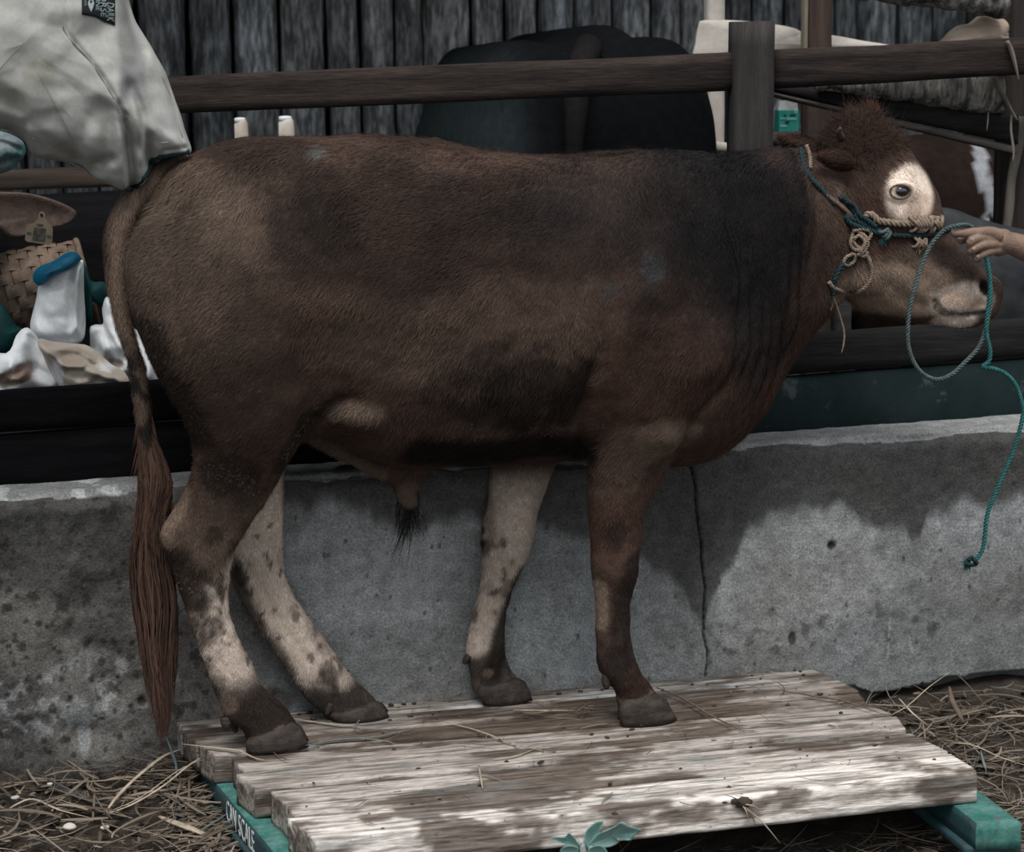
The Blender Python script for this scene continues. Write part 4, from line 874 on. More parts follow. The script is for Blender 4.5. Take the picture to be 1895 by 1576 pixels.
# brown cow with a white streak, right
P = [sil_loft([(1560, 330, 1570, 470, 1.0, .10), (1610, 270, 1620, 560, 1.0, .20), (1700, 248, 1700, 610, 1.0, .25), (1850, 250, 1850, 640, 1.0, .28), (2050, 245, 2050, 650, 1.0, .29), (2250, 240, 2250, 620, 1.0, .26), (2400, 250, 2400, 560, 1.0, .2), (2500, 270, 2480, 480, 1.0, .13)], 28, 4)]
def wleg(px, Y): b = at(px, 560, Y); P.append(tube([b, b+[0, 0, -.25], b+[.01, 0, -.45], [b[0], Y, .08], [b[0]+.02, Y, -.01]], [.12, .08, .05, .04, .05], 12))
for px, Y in ((1650, .88), (1660, 1.12), (2330, .88), (2340, 1.12)): wleg(px, Y)
hb = at(2490, 360, 1.0); P.append(tube([hb, hb+[.22, 0, .12], hb+[.42, 0, .12]], [.15, .12, .10], 14)); P.append(tube([hb+[.40, 0, .16], hb+[.55, 0, 0], hb+[.68, 0, -.15]], [.11, .09, .06], 14))
me = remesh(P, .014, 5); c = getco(me)
def colf(c):
    n = fbm(c, 4, 311, 9); C = np.array([.018, .012, .010])*(.5+1.0*n)[:, None]; d, u = segd(c[:, [0, 2]], [xz(a, b, .75) for a, b in ((1846, 285), (1828, 320), (1832, 350), (1842, 375), (1838, 388))])
    k = sst(1.1, .8, d/(.014+.008*n)+(fbm(c, 3, 5, 25)-.5)*.5)[:, None]*(c[:, 1] < 1)[:, None]; C = C*(1-k)+np.array([.28, .29, .31])*k
    d, u = segd(c[:, [0, 2]], [xz(a, b, .75) for a, b in ((1822, 405), (1820, 425))]); k = sst(1.1, .8, d/.008)[:, None]*(c[:, 1] < 1)[:, None]; return C*(1-k)+np.array([.42, .44, .47])*k
setcol(me, colf(c)); rc = empty('brown_cow', (at(1950, 400, 1.0)[0], 1.0, -.02), 'dark brown cow with a white streak on its flank behind the right rails', 'cow'); link('body', me, m_bhide, rc)
simple_tail(rc, [at(1600, 275, 1.0), at(1570, 330, .98), at(1566, 450, .97), at(1568, 640, .97)], [.03, .025, .016, .02], m_bhide, (.03, .02, .016))

# tagged cow, left (only its ear reaches into the picture)
hp = lambda x, y, Y=.62: at(x, y, Y)
P = [tube([hp(-330, 380, 1.9), hp(-320, 370, 1.5), hp(-260, 360, 1.15)], [.26, .27, .2], 20), tube([hp(-260, 350, 1.2), hp(-170, 330, .9), hp(-90, 360, .72)], [.2, .15, .12], 16),
     tube([hp(-80, 350, .70), hp(-85, 430, .60), hp(-90, 560, .50)], [.13, .105, .065], 18)]
for px, Y in ((-460, 1.1), (-200, 1.15), (-470, 1.8), (-200, 1.8)): b = at(px, 480, Y); P.append(tube([b, [b[0], Y, .45], [b[0], Y, -.01]], [.11, .055, .055], 12))
me = remesh(P, .012, 6); c = getco(me); setcol(me, np.array([.055, .036, .028])*(.6+.8*fbm(c, 4, 321, 12))[:, None])
tcw = empty('tagged_cow', (at(-330, 400, 1.5)[0], 1.4, -.02), 'brown cow behind the feed table whose tagged ear pokes in at the left edge', 'cow'); link('body', me, m_hide, tcw)
def leaf_ear(poly, Y, par):
    C0 = np.array([at(a, b, Y) for a, b in poly]); O = crm(C0, 5, True); c = at(70, 400, Y); V = []; Fc = []; n = len(O); m = 9
    for side in (-1, 1):
        for i in range(m+1):
            s = 1-i/m; 
            for p in O:
                q_ = c+(p-c)*s; q_ = q_+np.array([0, 1, 0])*side*.010*sqrt(max(0, 1-s*s))+np.array([0, .020*(1-s*s), 0]); V.append(q_)
    for si in (0, 1):
        o = si*(m+1)*n
        for i in range(m):
            for j in range(n):
                j2 = (j+1) % n; q_ = (o+i*n+j, o+i*n+j2, o+(i+1)*n+j2, o+(i+1)*n+j); Fc.append(q_ if si == 0 else q_[::-1])
    for j in range(n): j2 = (j+1) % n; Fc.append((j2, j, (m+1)*n+j, (m+1)*n+j2))
    me = mesh(V, Fc); bm = bmesh.new(); bm.from_mesh(me); bmesh.ops.remove_doubles(bm, verts=bm.verts, dist=1e-5); bm.to_mesh(me); bm.free(); c_ = getco(me)
    e = fbm(c_, 4, 331, 12); setcol(me, np.array([.10, .072, .060])*(.5+.9*e)[:, None]); return link('ear', me, m_hide, par)
te = leaf_ear([(-60, 360), (0, 355), (50, 357), (95, 368), (128, 382), (141, 392), (139, 405), (122, 416), (95, 422), (60, 434), (20, 438), (-5, 420), (-60, 410)], .50, tcw)
ear_hair(te)
m_tag = material('ear_tag_plastic', (.24, .20, .15), (.19, .155, .115), scale=30, rough=.5, bump=.1)
def flat_plate(poly, Y, th, mat_, par, name, hole=None):
    F_ = [at(a, b, Y) for a, b in poly]; n = len(F_); V = [p for p in F_]+[p+[0, th, 0] for p in F_]; Fc = [tuple(range(n))[::-1], tuple(range(n, 2*n))]+[(i, (i+1) % n, n+(i+1) % n, n+i) for i in range(n)]
    return link(name, mesh(V, Fc), mat_, par, smooth=False)
tagp = [(73, 393), (78, 391), (83, 394), (84, 404), (88, 411), (96, 418), (98, 424), (97, 446), (92, 453), (88, 453), (50, 447), (46, 443), (49, 420), (54, 416), (64, 413), (70, 405)]
tg = flat_plate(tagp, .468, .003, m_tag, te, 'ear_tag'); tg['label'] = 'pale yellow plastic ear tag'
# marks and hole are their own thin faces on the tag
m_ink = material('tag_ink', (.045, .042, .035), (.10, .09, .07), scale=160, lo=.45, hi=.55, bump=0)
flat_plate([(63, 421), (85, 423), (83, 446), (60, 443)], .4665, .0006, m_ink, te, 'printed_code')
flat_plate([(50+28, 397-2), (80, 398), (78, 401), (75, 400), (74, 397), (76, 395)], .4665, .0006, m_black, te, 'tag_hole')
for (x, y) in ((50, 429), (87, 435)):
    flat_plate([(x, y), (x+8, y+1), (x+8, y+4), (x, y+3)], .4665, .0005, m_ink, te, 'printed_mark')
flat_plate([(69, 414), (80, 415.5), (80, 418), (69, 416.5)], .4665, .0005, m_ink, te, 'printed_mark')

# ================================================================== CLOTHS, SACKS, BASKET
def pillow(poly, Y, T, name, mat_, par=None, cen=None, grooves=(), n_s=26, back=.6, wr=.004, wsc=14, seed=0, colf=None, ridg=.0, sub=4, crz=.0):
    O = crm(np.array([at(a, b, Y) for a, b in poly]), sub, True); c = np.array(at(*cen, Y)) if cen else O.mean(0); n = len(O); V = []; Fc = []
    S = np.sin(np.linspace(0, pi/2, n_s+1))[::-1]
    for side in (-1, 1):
        for s in S:
            V.append(c+(O-c)*max(s, .002)+np.array([0, 1, 0])*side*T*(1 if side < 0 else back)*sqrt(max(0, 1-s*s)))
    V = np.concatenate(V)
    for si in (0, 1):
        o = si*(n_s+1)*n
        for i in range(n_s):
            j = np.arange(n); j2 = (j+1) % n; q_ = np.stack([o+i*n+j, o+(i+1)*n+j, o+(i+1)*n+j2, o+i*n+j2], 1); Fc.append(q_ if si else q_[:, ::-1])
    Fc = np.concatenate(Fc); d = np.zeros(len(V)); q_ = V[:, [0, 2]]; fr = (V[:, 1] < Y-.0005)
    for g in grooves:
        pts, w_, dep = g[:3]; dd, u = segd(q_, [xz(a, b, Y) for a, b in pts]); d += dep*np.exp(-(dd/w_)**2)*(sst(0, .35, u) if dep > .016 else 1)
    nn = fbm(V+seed, 4, 400+seed, wsc); r = np.abs(fbm(V+seed, 3, 420+seed, wsc*.6)-.5)*2
    cr = 0; R_ = np.random.default_rng(seed+50)
    for k in range(7):
        dv_ = R_.normal(0, 1, 3); dv_[1] *= .3; x_ = V@dv_*(5+4*R_.random())+(fbm(V, 3, 460+k, 7)-.5)*2.4+k; cr = cr+np.abs(x_-np.floor(x_)-.5)*2-.5
    V[:, 1] += (d+(nn-.5)*2*wr-(ridg*(1-r*2.5).clip(0, 1))+crz*cr/2.2)*np.where(fr, 1, 0)
    V += np.stack([fbm(V, 3, 430, 20)-.5, V[:, 0]*0, fbm(V, 3, 431, 20)-.5], 1)*wr
    me = fast_mesh(V, Fc, 4); bm = bmesh.new(); bm.from_mesh(me); bmesh.ops.remove_doubles(bm, verts=bm.verts, dist=1e-5); bmesh.ops.recalc_face_normals(bm, faces=bm.faces); bm.to_mesh(me); bm.free()
    if colf: setcol(me, colf(getco(me)))
    return link(name, me, mat_, par)
m_sack = material('woven_white_sack', (.93, .93, .93), (1.04, 1.04, 1.04), attr=True, scale=120, lo=.4, hi=.6, rough=.6, bump=.15, bscale=300, bdist=.0006, spec=.35)
def sackcol(base, stains):
    def f(c):
        C = np.tile(base, (len(c), 1))*(.88+.24*fbm(c, 4, 441, 10))[:, None]
        for (x, y, rx, rz, col, a, Y) in stains:
            p = xz(x, y, Y); d = np.sqrt(((c[:, 0]-p[0])/rx)**2+((c[:, 2]-p[1])/rz)**2)+(fbm(c, 4, 442, 25)-.5)*.9; k = sst(1.15, .75, d)[:, None]*a; C = C*(1-k)+np.array(col)*k
        return C
    return f
W8 = (.88, .90, .92); brn = (.28, .18, .13); gy = (.42, .44, .42)
def thing(o, label, cat, group=None, name=None): return tag(o, label, cat, group)
thing(pillow([(98, 492), (125, 486), (148, 480), (155, 487), (156, 540), (158, 600), (150, 630), (120, 640), (70, 630), (56, 605), (66, 560), (74, 525)], .50, .06, 'sack', m_sack, grooves=[([(146, 484), (140, 520), (138, 600)], .006, -.012), ([(130, 510), (128, 600)], .008, .014), ([(86, 527), (110, 530)], .006, .008)], wr=.004, ridg=.008, crz=.020, seed=1, colf=sackcol(W8, [(150, 560, .02, .06, gy, .7, .5), (140, 500, .012, .03, gy, .6, .5)])), 'tall white woven sack standing upright, its pointed top under the blue cloth', 'sack')
thing(pillow([(-120, 640), (-40, 640), (10, 652), (30, 620), (52, 606), (80, 640), (100, 670), (130, 690), (120, 712), (60, 728), (0, 736), (-120, 745)], .40, .07, 'sack', m_sack, cen=(20, 690), grooves=[([(54, 615), (70, 660), (60, 715)], .012, .02), ([(0, 690), (50, 670), (90, 690)], .01, .015), ([(-40, 700), (30, 700)], .008, .012)], wr=.007, ridg=.012, crz=.026, seed=2, colf=sackcol(W8, [(20, 690, .045, .016, brn, .85, .4), (45, 680, .02, .02, brn, .8, .4), (10, 700, .03, .008, (.4, .3, .22), .7, .4), (-60, 690, .04, .03, brn, .5, .4)])), 'crumpled white woven sack slumped at the left edge with brown smears', 'sack')
thing(pillow([(165, 610), (175, 600), (190, 598), (188, 570), (196, 548), (212, 560), (240, 600), (262, 620), (290, 670), (300, 708), (240, 722), (190, 705), (170, 660)], .50, .06, 'sack', m_sack, cen=(225, 660), grooves=[([(190, 600), (200, 640), (210, 690)], .008, .014), ([(172, 640), (220, 670)], .008, .012)], wr=.006, ridg=.012, crz=.022, seed=3, colf=sackcol(W8, [(212, 665, .02, .012, brn, .7, .5), (180, 650, .02, .03, gy, .5, .5)])), 'white woven sack seen beyond the bull\'s tail', 'sack')
thing(pillow([(70, 628), (100, 632), (140, 636), (165, 640), (200, 668), (232, 690), (238, 718), (200, 726), (130, 728), (110, 715), (95, 690), (78, 655)], .345, .05, 'sack', m_sack, cen=(150, 690), grooves=[([(72, 632), (110, 665), (160, 672), (230, 700)], .009, -.022), ([(85, 640), (105, 690), (120, 715)], .008, .02), ([(140, 640), (190, 670), (236, 705)], .007, -.014), ([(120, 680), (180, 665)], .007, .016)], wr=.006, ridg=.014, crz=.020, seed=4, colf=sackcol((.52, .45, .38), [(170, 705, .05, .014, W8, .95, .36), (105, 680, .012, .04, W8, .8, .36), (195, 668, .02, .01, W8, .6, .36), (125, 650, .04, .02, (.33, .26, .2), .7, .36)])), 'beige and white crumpled sack folded in front on the feed table', 'sack')
m_blue = material('blue_plastic_cloth', (.005, .13, .24), (.004, .075, .14), scale=24, rough=.5, bump=.3)
thing(pillow([(62, 505), (75, 492), (100, 482), (125, 467), (142, 468), (150, 480), (130, 495), (105, 505), (85, 520), (72, 528), (62, 520)], .47, .04, 'cloth', m_blue, cen=(102, 497), wr=.004, ridg=.008, crz=.01, seed=5), 'bright blue plastic cloth tied over the tall sack', 'cloth')
m_teal = material('dark_teal_cloth', (.006, .055, .060), (.004, .030, .033), scale=24, rough=.7, bump=.3)
thing(pillow([(150, 480), (160, 495), (170, 520), (192, 522), (198, 540), (188, 565), (168, 558), (172, 600), (158, 600), (154, 540)], .56, .03, 'cloth', m_teal, cen=(168, 540), seed=6), 'dark teal cloth hanging behind the tall white sack', 'cloth')
thing(pillow([(0, 560), (30, 600), (42, 610), (30, 640), (8, 655), (-20, 650), (-30, 590)], .56, .03, 'cloth', m_teal, seed=7), 'teal cloth crumpled between basket and the left sack', 'cloth')
m_orn = material('orange_handle', (.22, .10, .055), (.15, .07, .04), scale=30)
# woven basket
bsk = empty('woven_basket', (at(75, 620, .72)[0], .72, .73), 'large brown woven bamboo basket lying behind the white sacks', 'basket')
def basket():
    A = at(-130, 590, .74); B = at(160, 522, .74); ax = (B-A)/np.linalg.norm(B-A); L = np.linalg.norm(B-A); n1 = np.cross(ax, [0, 1, 0]); n1 /= np.linalg.norm(n1); n2 = np.cross(ax, n1); Rr = lambda u: .098+.012*sin(pi*u)
    nr = 22; nt_ = 8
    V = []; 
    for side, ro in ((0, -.005), (1, -.008)):
        pass
    v, f = rings([[A+ax*L*u+(n1*cos(t)+n2*sin(t))*(Rr(u)-.006) for t in np.linspace(0, 2*pi, 40, endpoint=False)] for u in np.linspace(0, 1, 14)], cap=False)
    link('inner_shade', mesh(v, f), material('basket_shadow', (.03, .022, .016), scale=20), bsk)  # dark inner tube that paints shade into the gaps of the weave
    m_b = material('bamboo_strip', (.18, .13, .095), (.08, .058, .043), scale=30, stretch=(1, 1, 1), rough=.7, bump=.4)
    k = 0
    for a in range(nt_*2):      # hoops running round, woven over and under
        V = []; u0 = (a+.05)/(nt_*2); u1 = (a+.95)/(nt_*2); K = 96
        for i in range(K):
            t = 2*pi*i/K; off = .0035*sin(t*nr/2+a*pi)
            for u in (u0, u1): V.append(A+ax*L*u+(n1*cos(t)+n2*sin(t))*(Rr(u)+off))
        Fc = [(i*2, ((i+1) % K)*2, ((i+1) % K)*2+1, i*2+1) for i in range(K)]
        link('strip', mesh(V, Fc), m_b, bsk)
    for a in range(nr):      # staves running along
        V = []; t0 = 2*pi*(a+.08)/nr; t1 = 2*pi*(a+.92)/nr; K = 66
        for i in range(K):
            u = i/(K-1); off = -.0035*sin(u*nt_*2*pi+pi*.5+a*pi)
            for t in (t0, t1): V.append(A+ax*L*u+(n1*cos(t)+n2*sin(t))*(Rr(u)+off))
        link('stave', mesh(V, [(i*2, i*2+1, i*2+3, i*2+2) for i in range(K-1)]), m_b, bsk)
    for u in (0, 1):
        link('rim', mesh(*tube([A+ax*L*u+(n1*cos(t)+n2*sin(t))*(Rr(u)+.002) for t in np.linspace(0, 2*pi, 28)], .008, 8, 2)), m_b, bsk)
basket()

# jacket person, left
m_jac = material('worn_beige_canvas', (.94, .94, .94), (1.03, 1.03, 1.03), attr=True, scale=140, lo=.4, hi=.6, rough=.9, bump=.2, bscale=400, bdist=.0008, spec=.15)
m_skin = material('tanned_skin', (.205, .135, .100), (.155, .098, .072), scale=40, rough=.55, bump=.35, bscale=230, bdist=.0012, fine=(300, .15), spec=.35)
m_trs = material('grey_trousers', (.05, .055, .065), (.03, .033, .04), scale=40)
m_boot = material('black_rubber_boot', (.012, .012, .013), (.02, .02, .02), scale=40, rough=.4)
pl = empty('person', (at(-420, 600, -.1)[0], -.25, .04), 'person in a worn beige canvas jacket with black label leaning over the bull\'s rump', 'person')
def jcol(c):
    C = np.tile([.32, .32, .30], (len(c), 1))*(.88+.24*fbm(c, 4, 451, 7))[:, None]
    for (x, y, rx, ry, col, a) in ((240, 110, .024, .085, (.21, .21, .215), .6), (250, 165, .02, .035, (.17, .17, .18), .5), (265, 215, .03, .05, (.22, .21, .19), .5), (70, 130, .035, .03, (.24, .235, .19), .6), (230, 55, .02, .06, (.17, .165, .16), .7), (20, 170, .06, .03, (.25, .24, .20), .4), (215, 265, .018, .05, (.2, .2, .19), .5), (295, 240, .04, .07, (.46, .46, .44), .6), (120, 285, .05, .012, (.26, .25, .21), .5)):
        p = xz(x, y, -.2); d = np.sqrt(((c[:, 0]-p[0])/rx)**2+((c[:, 2]-p[1])/ry)**2)+(fbm(c, 4, 452, 18)-.5)*1.0; k = sst(1.2, .6, d)[:, None]*a; C = C*(1-k)+np.array(col)*k
    def ln(pts, w_, col, a):
        nonlocal C
        d, u = segd(c[:, [0, 2]], [xz(x, y, -.2) for x, y in pts]); k = sst(1.2, .6, d/w_)[:, None]*a*(c[:, 1] < -.06)[:, None]; C = C*(1-k)+np.array(col)*k
    return C
jp = [(-250, -60), (-130, -180), (20, -225), (140, -195), (212, -120), (236, -20), (252, 40), (284, 92), (308, 140), (328, 195), (345, 250), (351, 282), (320, 288), (290, 294), (276, 318), (264, 338), (246, 350), (228, 350), (208, 344), (178, 333), (150, 309), (100, 297), (62, 288), (40, 258), (0, 240), (-90, 262), (-190, 325), (-280, 420), (-350, 450), (-420, 430), (-440, 300), (-370, 100)]
jk = pillow(jp, -.195, .13, 'jacket', m_jac, pl, cen=(40, 80), n_s=64, sub=7, back=.8, wr=.005, wsc=7, seed=8, ridg=.004, crz=.010, colf=jcol, grooves=[
    ([(122, -60), (118, 55), (165, 112), (200, 165), (223, 205)], .0035, .007), ([(124, -60), (121, 55), (168, 108), (204, 160), (227, 200)], .006, -.004),
    ([(222, 118), (228, 160), (227, 220), (238, 290), (243, 345)], .010, .034), ([(215, 150), (216, 230), (222, 300), (226, 345)], .018, -.020), ([(244, 200), (258, 260), (256, 330)], .016, -.022), ([(232, 130), (252, 190), (264, 240), (272, 300)], .009, .022), ([(270, 250), (275, 290), (280, 300)], .008, .014),
    ([(235, -40), (240, 40), (262, 90)], .012, .018), ([(292, 285), (300, 276), (345, 270)], .004, .006), ([(200, 200), (195, 260), (180, 310)], .016, .012), ([(160, 330), (172, 300), (200, 290)], .010, .014), ([(50, 225), (110, 270), (150, 306)], .012, .012), ([(0, 200), (60, 235), (100, 262)], .014, -.010), ([(308, 150), (325, 220), (335, 270)], .005, .006), ([(190, 40), (150, 75), (130, 110)], .02, .006), ([(180, 190), (150, 240), (140, 290)], .016, .009)])
jb = bvh_of(jk.data)
m_cuff = material('dark_green_cuff', (.008, .028, .032), (.005, .016, .018), scale=60)
hem = [(352, 283), (322, 289), (290, 296), (280, 310), (268, 332), (250, 350), (236, 352)]
link('cuff', mesh(*tube([snap(jb, min(x, 349) if 0 else x-2, y-3, .003, -.16) for x, y in hem], .0050, 10, 4)), m_cuff, pl)
m_thread = material('seam_thread', (.40, .40, .37), (.3, .3, .28), scale=80, bump=0)
for sm in ([(60, 255), (95, 275), (125, 298), (150, 309)], [(262, 95), (300, 140), (322, 195), (338, 255)], [(280, 266), (310, 263), (345, 256)]):
    link('seam', mesh(*tube([snap(jb, x, y, .0004, -.2) for x, y in sm], .0009, 6, 4)), m_thread, pl)
link('seam', mesh(*tube([snap(jb, x, y, .0002, -.2) for x, y in [(121, 0), (118, 56), (165, 112), (200, 165), (210, 182)]], .0010, 6, 4)), material('dark_seam', (.09, .09, .085), scale=60, bump=0), pl)
# label patch
LQ = lambda x, y, off: snap(jb, x, y, off, -.22)
V = []; nu = 12; nv = 14
for i in range(nu+1):
    for j in range(nv+1):
        u = i/nu; v_ = j/nv; x = 152+61*u; yb = np.interp(x, [152, 178, 192, 213], [27, 32, 40, 47]); y = -50+(yb+50)*v_; V.append(LQ(x, y, .0022))
me = mesh(V, [(i*(nv+1)+j, i*(nv+1)+j+1, (i+1)*(nv+1)+j+1, (i+1)*(nv+1)+j) for i in range(nu) for j in range(nv)])
lbl = link('label_patch', me, material('black_woven_label', (.008, .009, .010), (.013, .014, .016), scale=200, bump=.1), pl); sm_ = lbl.modifiers.new('t', 'SOLIDIFY'); sm_.thickness = .0015
m_prt = material('label_print', (.33, .40, .40), (.22, .27, .27), scale=300, bump=0)
def cloth_text(s, x0, x1, y0, y1):
    """reads downwards, letter tops to the right, laid on the cloth"""
    me = text(s, .1); bm = bmesh.new(); bm.from_mesh(me); bmesh.ops.subdivide_edges(bm, edges=bm.edges, cuts=1); bm.to_mesh(me); bm.free()
    c = getco(me); lo, hi = c.min(0), c.max(0); c = (c-lo)/np.maximum(hi-lo, 1e-6)
    setco(me, np.array([LQ(x0+(x1-x0)*q_[1], y0+(y1-y0)*q_[0]+(x0+(x1-x0)*q_[1]-185)*.18, .0036+.0004*q_[2]) for q_ in c])); o = link('label_lettering', me, m_prt, pl, smooth=False); return o
cloth_text('DARK', 198, 211, 2, 36); cloth_text('HORSE', 186.5, 197, -24, 30); cloth_text('WINE', 177.5, 185.5, -14, 20)
V = [LQ(168.5+a, 6+b, .0038) for a, b in ((0, -16), (4, -6), (6, 0), (4, 7), (0, 16), (-4, 7), (-6, 0), (-4, -6))]
link('label_emblem', mesh(V, [(0, 1, 2, 3, 4, 5, 6, 7)]), m_prt, pl, smooth=False)
V = [LQ(168.5+a, 3+b, .0043) for a, b in ((0, -4), (2.4, 0), (0, 4), (-2.4, 0))]; link('label_emblem', mesh(V, [(0, 1, 2, 3)]), lbl.data.materials[0], pl, smooth=False)
cloth_text('GOODS', 156.5, 160, -14, 15)
# rest of this person, mostly beyond the frame
def J(x, y, Y=-.22): return at(x, y, Y)
me = remesh([ell(J(70, -325), (.088, .078, .11)), tube([J(52, -300), J(30, -235), J(0, -150)], [.055, .058, .06], 12), ell(J(152, -318), (.020, .014, .018)), ell(J(125, -280), (.04, .04, .035)), ell(J(60, -310, -.30), (.02, .008, .03))], .006, 4); link('body', me, m_skin, pl)
hpz = J(-355, 430, -.22)
for s in (-1, 1):
    link('trouser_leg', mesh(*tube([hpz+[0.02, s*.07, .05], [hpz[0]-.02, -.24+s*.12, .62], [hpz[0]-.10, -.26+s*.13, .22]], [.12, .085, .07], 16)), m_trs, pl)
    link('boot', mesh(*tube([[hpz[0]-.10, -.26+s*.13, .26], [hpz[0]-.10, -.26+s*.13, .09], [hpz[0]-.06, -.26+s*.13, .045], [hpz[0]+.05, -.26+s*.13, .038]], [.06, .055, .05, .04], 14)), m_boot, pl)
link('hair', mesh(*ell(J(52, -352), (.096, .088, .095))), m_black, pl)
thing(pillow([(-70, 232), (0, 243), (28, 252), (44, 264), (47, 284), (34, 300), (8, 318), (-70, 330)], .20, .05, 'cloth_bundle', material('grey_teal_cloth', (.20, .23, .24), (.035, .12, .125), scale=9, lo=.42, hi=.55, rough=.85), cen=(-10, 280), grooves=[([(0, 262), (35, 275)], .007, .012), ([(-10, 300), (30, 290)], .007, .012)], ridg=.012, seed=9), 'grey and teal cloth bundle on the pale lower rail under the jacket', 'cloth')

# ================================================================== RIGHT-HAND SIDE BEHIND
m_wht = material('flaking_whitewash', (.50, .46, .42), (.34, .31, .28), scale=12, rough=.9, bump=.6, bscale=40, dark=(18, .66, .72, (.06, .055, .05)))
wp = empty('whitewashed_post', (at(1327, 200, .8)[0], .8, -.02), 'whitewashed post with a wide rough crosspiece behind the brown fence post', 'post')
def vpost(name, xa, xb, Y, z0, z1, mat_, par, th=.06, lean=0, seed=1, nx=30, rough=.003):
    a = at(xa, 150, Y)[0]; b = at(xb, 150, Y)[0]; zc = at(xa, 150, Y)[2]
    P = [[a, Y, z0], [a, Y, z1], [a, Y+th, z1], [a, Y+th, z0], [b, Y, z0], [b, Y, z1], [b, Y+th, z1], [b, Y+th, z0]]
    for p in P: p[0] += lean*(p[2]-zc)
    v, f = timber(P, nx, 3, 3, rough, seed, .004, .003); return link(name, mesh(v, f), mat_, par)
vpost('post', 1311, 1343, .80, -.03, 1.95, m_wht, wp, .05, 0, 41)
def poly_slab(poly, Y, th, name, mat_, par, seed=0, n_s=10, **k): return pillow(poly, Y, th, name, mat_, par, n_s=n_s, seed=seed, **k)
cr_ = poly_slab([(1292, 46), (1300, 38), (1330, 37), (1370, 38), (1440, 46), (1470, 52), (1482, 58), (1490, 62), (1545, 66), (1600, 76), (1650, 84), (1640, 92), (1500, 104), (1400, 112), (1290, 110), (1286, 80)], .79, .022, 'crosspiece', m_wht, wp, 42, cen=(1420, 80), wr=.002, wsc=30, back=.1)
poly_slab([(1313, 262), (1345, 264), (1372, 273), (1352, 281), (1330, 282), (1310, 274)], .79, .012, 'bracket', m_wht, wp, 43, back=.1, wr=.001)
wp2 = empty('brown_post', (at(1515, 50, .62)[0], .62, -.02), 'reddish brown post with pale bark edge rising behind the right rail', 'post')
vpost('post', 1497, 1541, .62, -.03, 1.95, material('reddish_timber', (.075, .048, .038), (.035, .024, .021), scale=6, stretch=(8, 8, .6), bump=.6, bscale=16, dark=(30, .68, .74, (.012, .01, .01))), wp2, .06, -.01, 44)
vpost('bark_edge', 1489, 1499, .615, 1.45, 1.95, material('pale_bark', (.20, .17, .13), (.10, .085, .07), scale=20, stretch=(1, 1, .3), bump=.8), wp2, .03, -.01, 45, 16, .006)
def barkcol(me, base=(.16, .155, .15)):
    c = getco(me); n = fbm(c, 5, 501, 16); n2 = fbm(c, 4, 502, 50); C = np.array(base)*(.35+1.3*n)[:, None]; k = sst(.55, .7, n2)[:, None]; C = C*(1-.5*k)+np.array([.13, .09, .065])*.5*k; k = sst(.60, .68, fbm(c, 4, 503, 24))[:, None]; C = C*(1-.85*k)+np.array([.015, .013, .012])*.85*k
    setcol(me, C); return me
def bark_log(secs, name, seed, par=None, base=(.16, .155, .15)):
    v, f = sil_loft(secs, 30, 16, 2.6); me = mesh(v, f); c = getco(me); n = getno(me); setco(me, c+n*((fbm(c+seed, 4, 510, 26)-.5)*.026)[:, None]); return link(name, barkcol(me, base), m_log, par)
gate = empty('slanting_rails', (at(1870, 300, .36)[0], .36, -.02), 'slanting dark plank and rough bark-covered slabs nailed to a leaning post at the right edge', 'rails')
bark_log([(1515, 150, 1515, 166, .36, .02), (1600, 132, 1600, 176, .36, .03), (1700, 120, 1700, 192, .36, .035), (1790, 110, 1793, 208, .36, .035), (1845, 108, 1856, 214, .36, .03)], 'bark_slab', 1, gate, (.21, .20, .185))
bark_log([(1540, -60, 1560, -4, .40, .03), (1640, -80, 1640, 6, .40, .035), (1760, -80, 1762, 18, .40, .035), (1850, -60, 1864, 36, .40, .03)], 'bark_slab', 2, gate, (.26, .25, .235))
board('plank', (1396, 150), (1886, 213), (1886, 268), (1396, 163), .36, .04, m_dark, gate, 40, 46, .003, .003)
board('lit_edge', (1396, 163.5), (1882, 269), (1882, 287), (1396, 171), .362, .05, material('pale_lit_edge', (.115, .105, .095), (.05, .046, .042), scale=8, stretch=(.6, 8, 8), bump=.7, bscale=20), gate, 40, 47, .004, .004, 'paler rough strip for the lit lower edge of the plank')  # light on the plank's lower edge made as a paler strip
m_dpost = material('dark_brown_post', (.040, .030, .026), (.016, .014, .014), scale=6, stretch=(8, 8, .6), bump=.7, bscale=18)
vpost('post', 1868, 1915, .42, -.03, 2.0, m_dpost, gate, .07, .0, 48)
m_spl = material('pale_split_wood', (.26, .225, .19), (.12, .10, .085), scale=30, stretch=(1, 1, .2), bump=.8)
def strip(pts, Y, rad, name, mat_, par, flat=.5, k=8):
    return link(name, mesh(*tube([at(x, y, Y) for x, y in pts], rad, k, 4, flat)), mat_, par)
strip([(1864, 76), (1872, 95), (1880, 125), (1886, 152)], .225, [.008, .009, .006, .002], 'splinter', m_spl, gate)
strip([(1838, 142), (1850, 165), (1866, 195), (1882, 222)], .30, [.010, .012, .008, .004], 'splinter', m_spl, gate)
strip([(1890, 215), (1884, 270), (1872, 330), (1868, 380), (1862, 432), (1858, 470)], .385, [.010, .014, .012, .013, .012, .012], 'bark_strip', material('grey_brown_bark', (.13, .115, .10), (.045, .038, .034), scale=30, stretch=(1, 1, .2), bump=1), gate)
strip([(1872, 212), (1871, 240), (1876, 280), (1874, 300)], .31, [.0025, .003, .003, .001], 'splinter', m_spl, gate)
strip([(1829, 208), (1828, 225), (1826, 242)], .31, [.0012, .002, .0006], 'splinter', m_spl, gate)
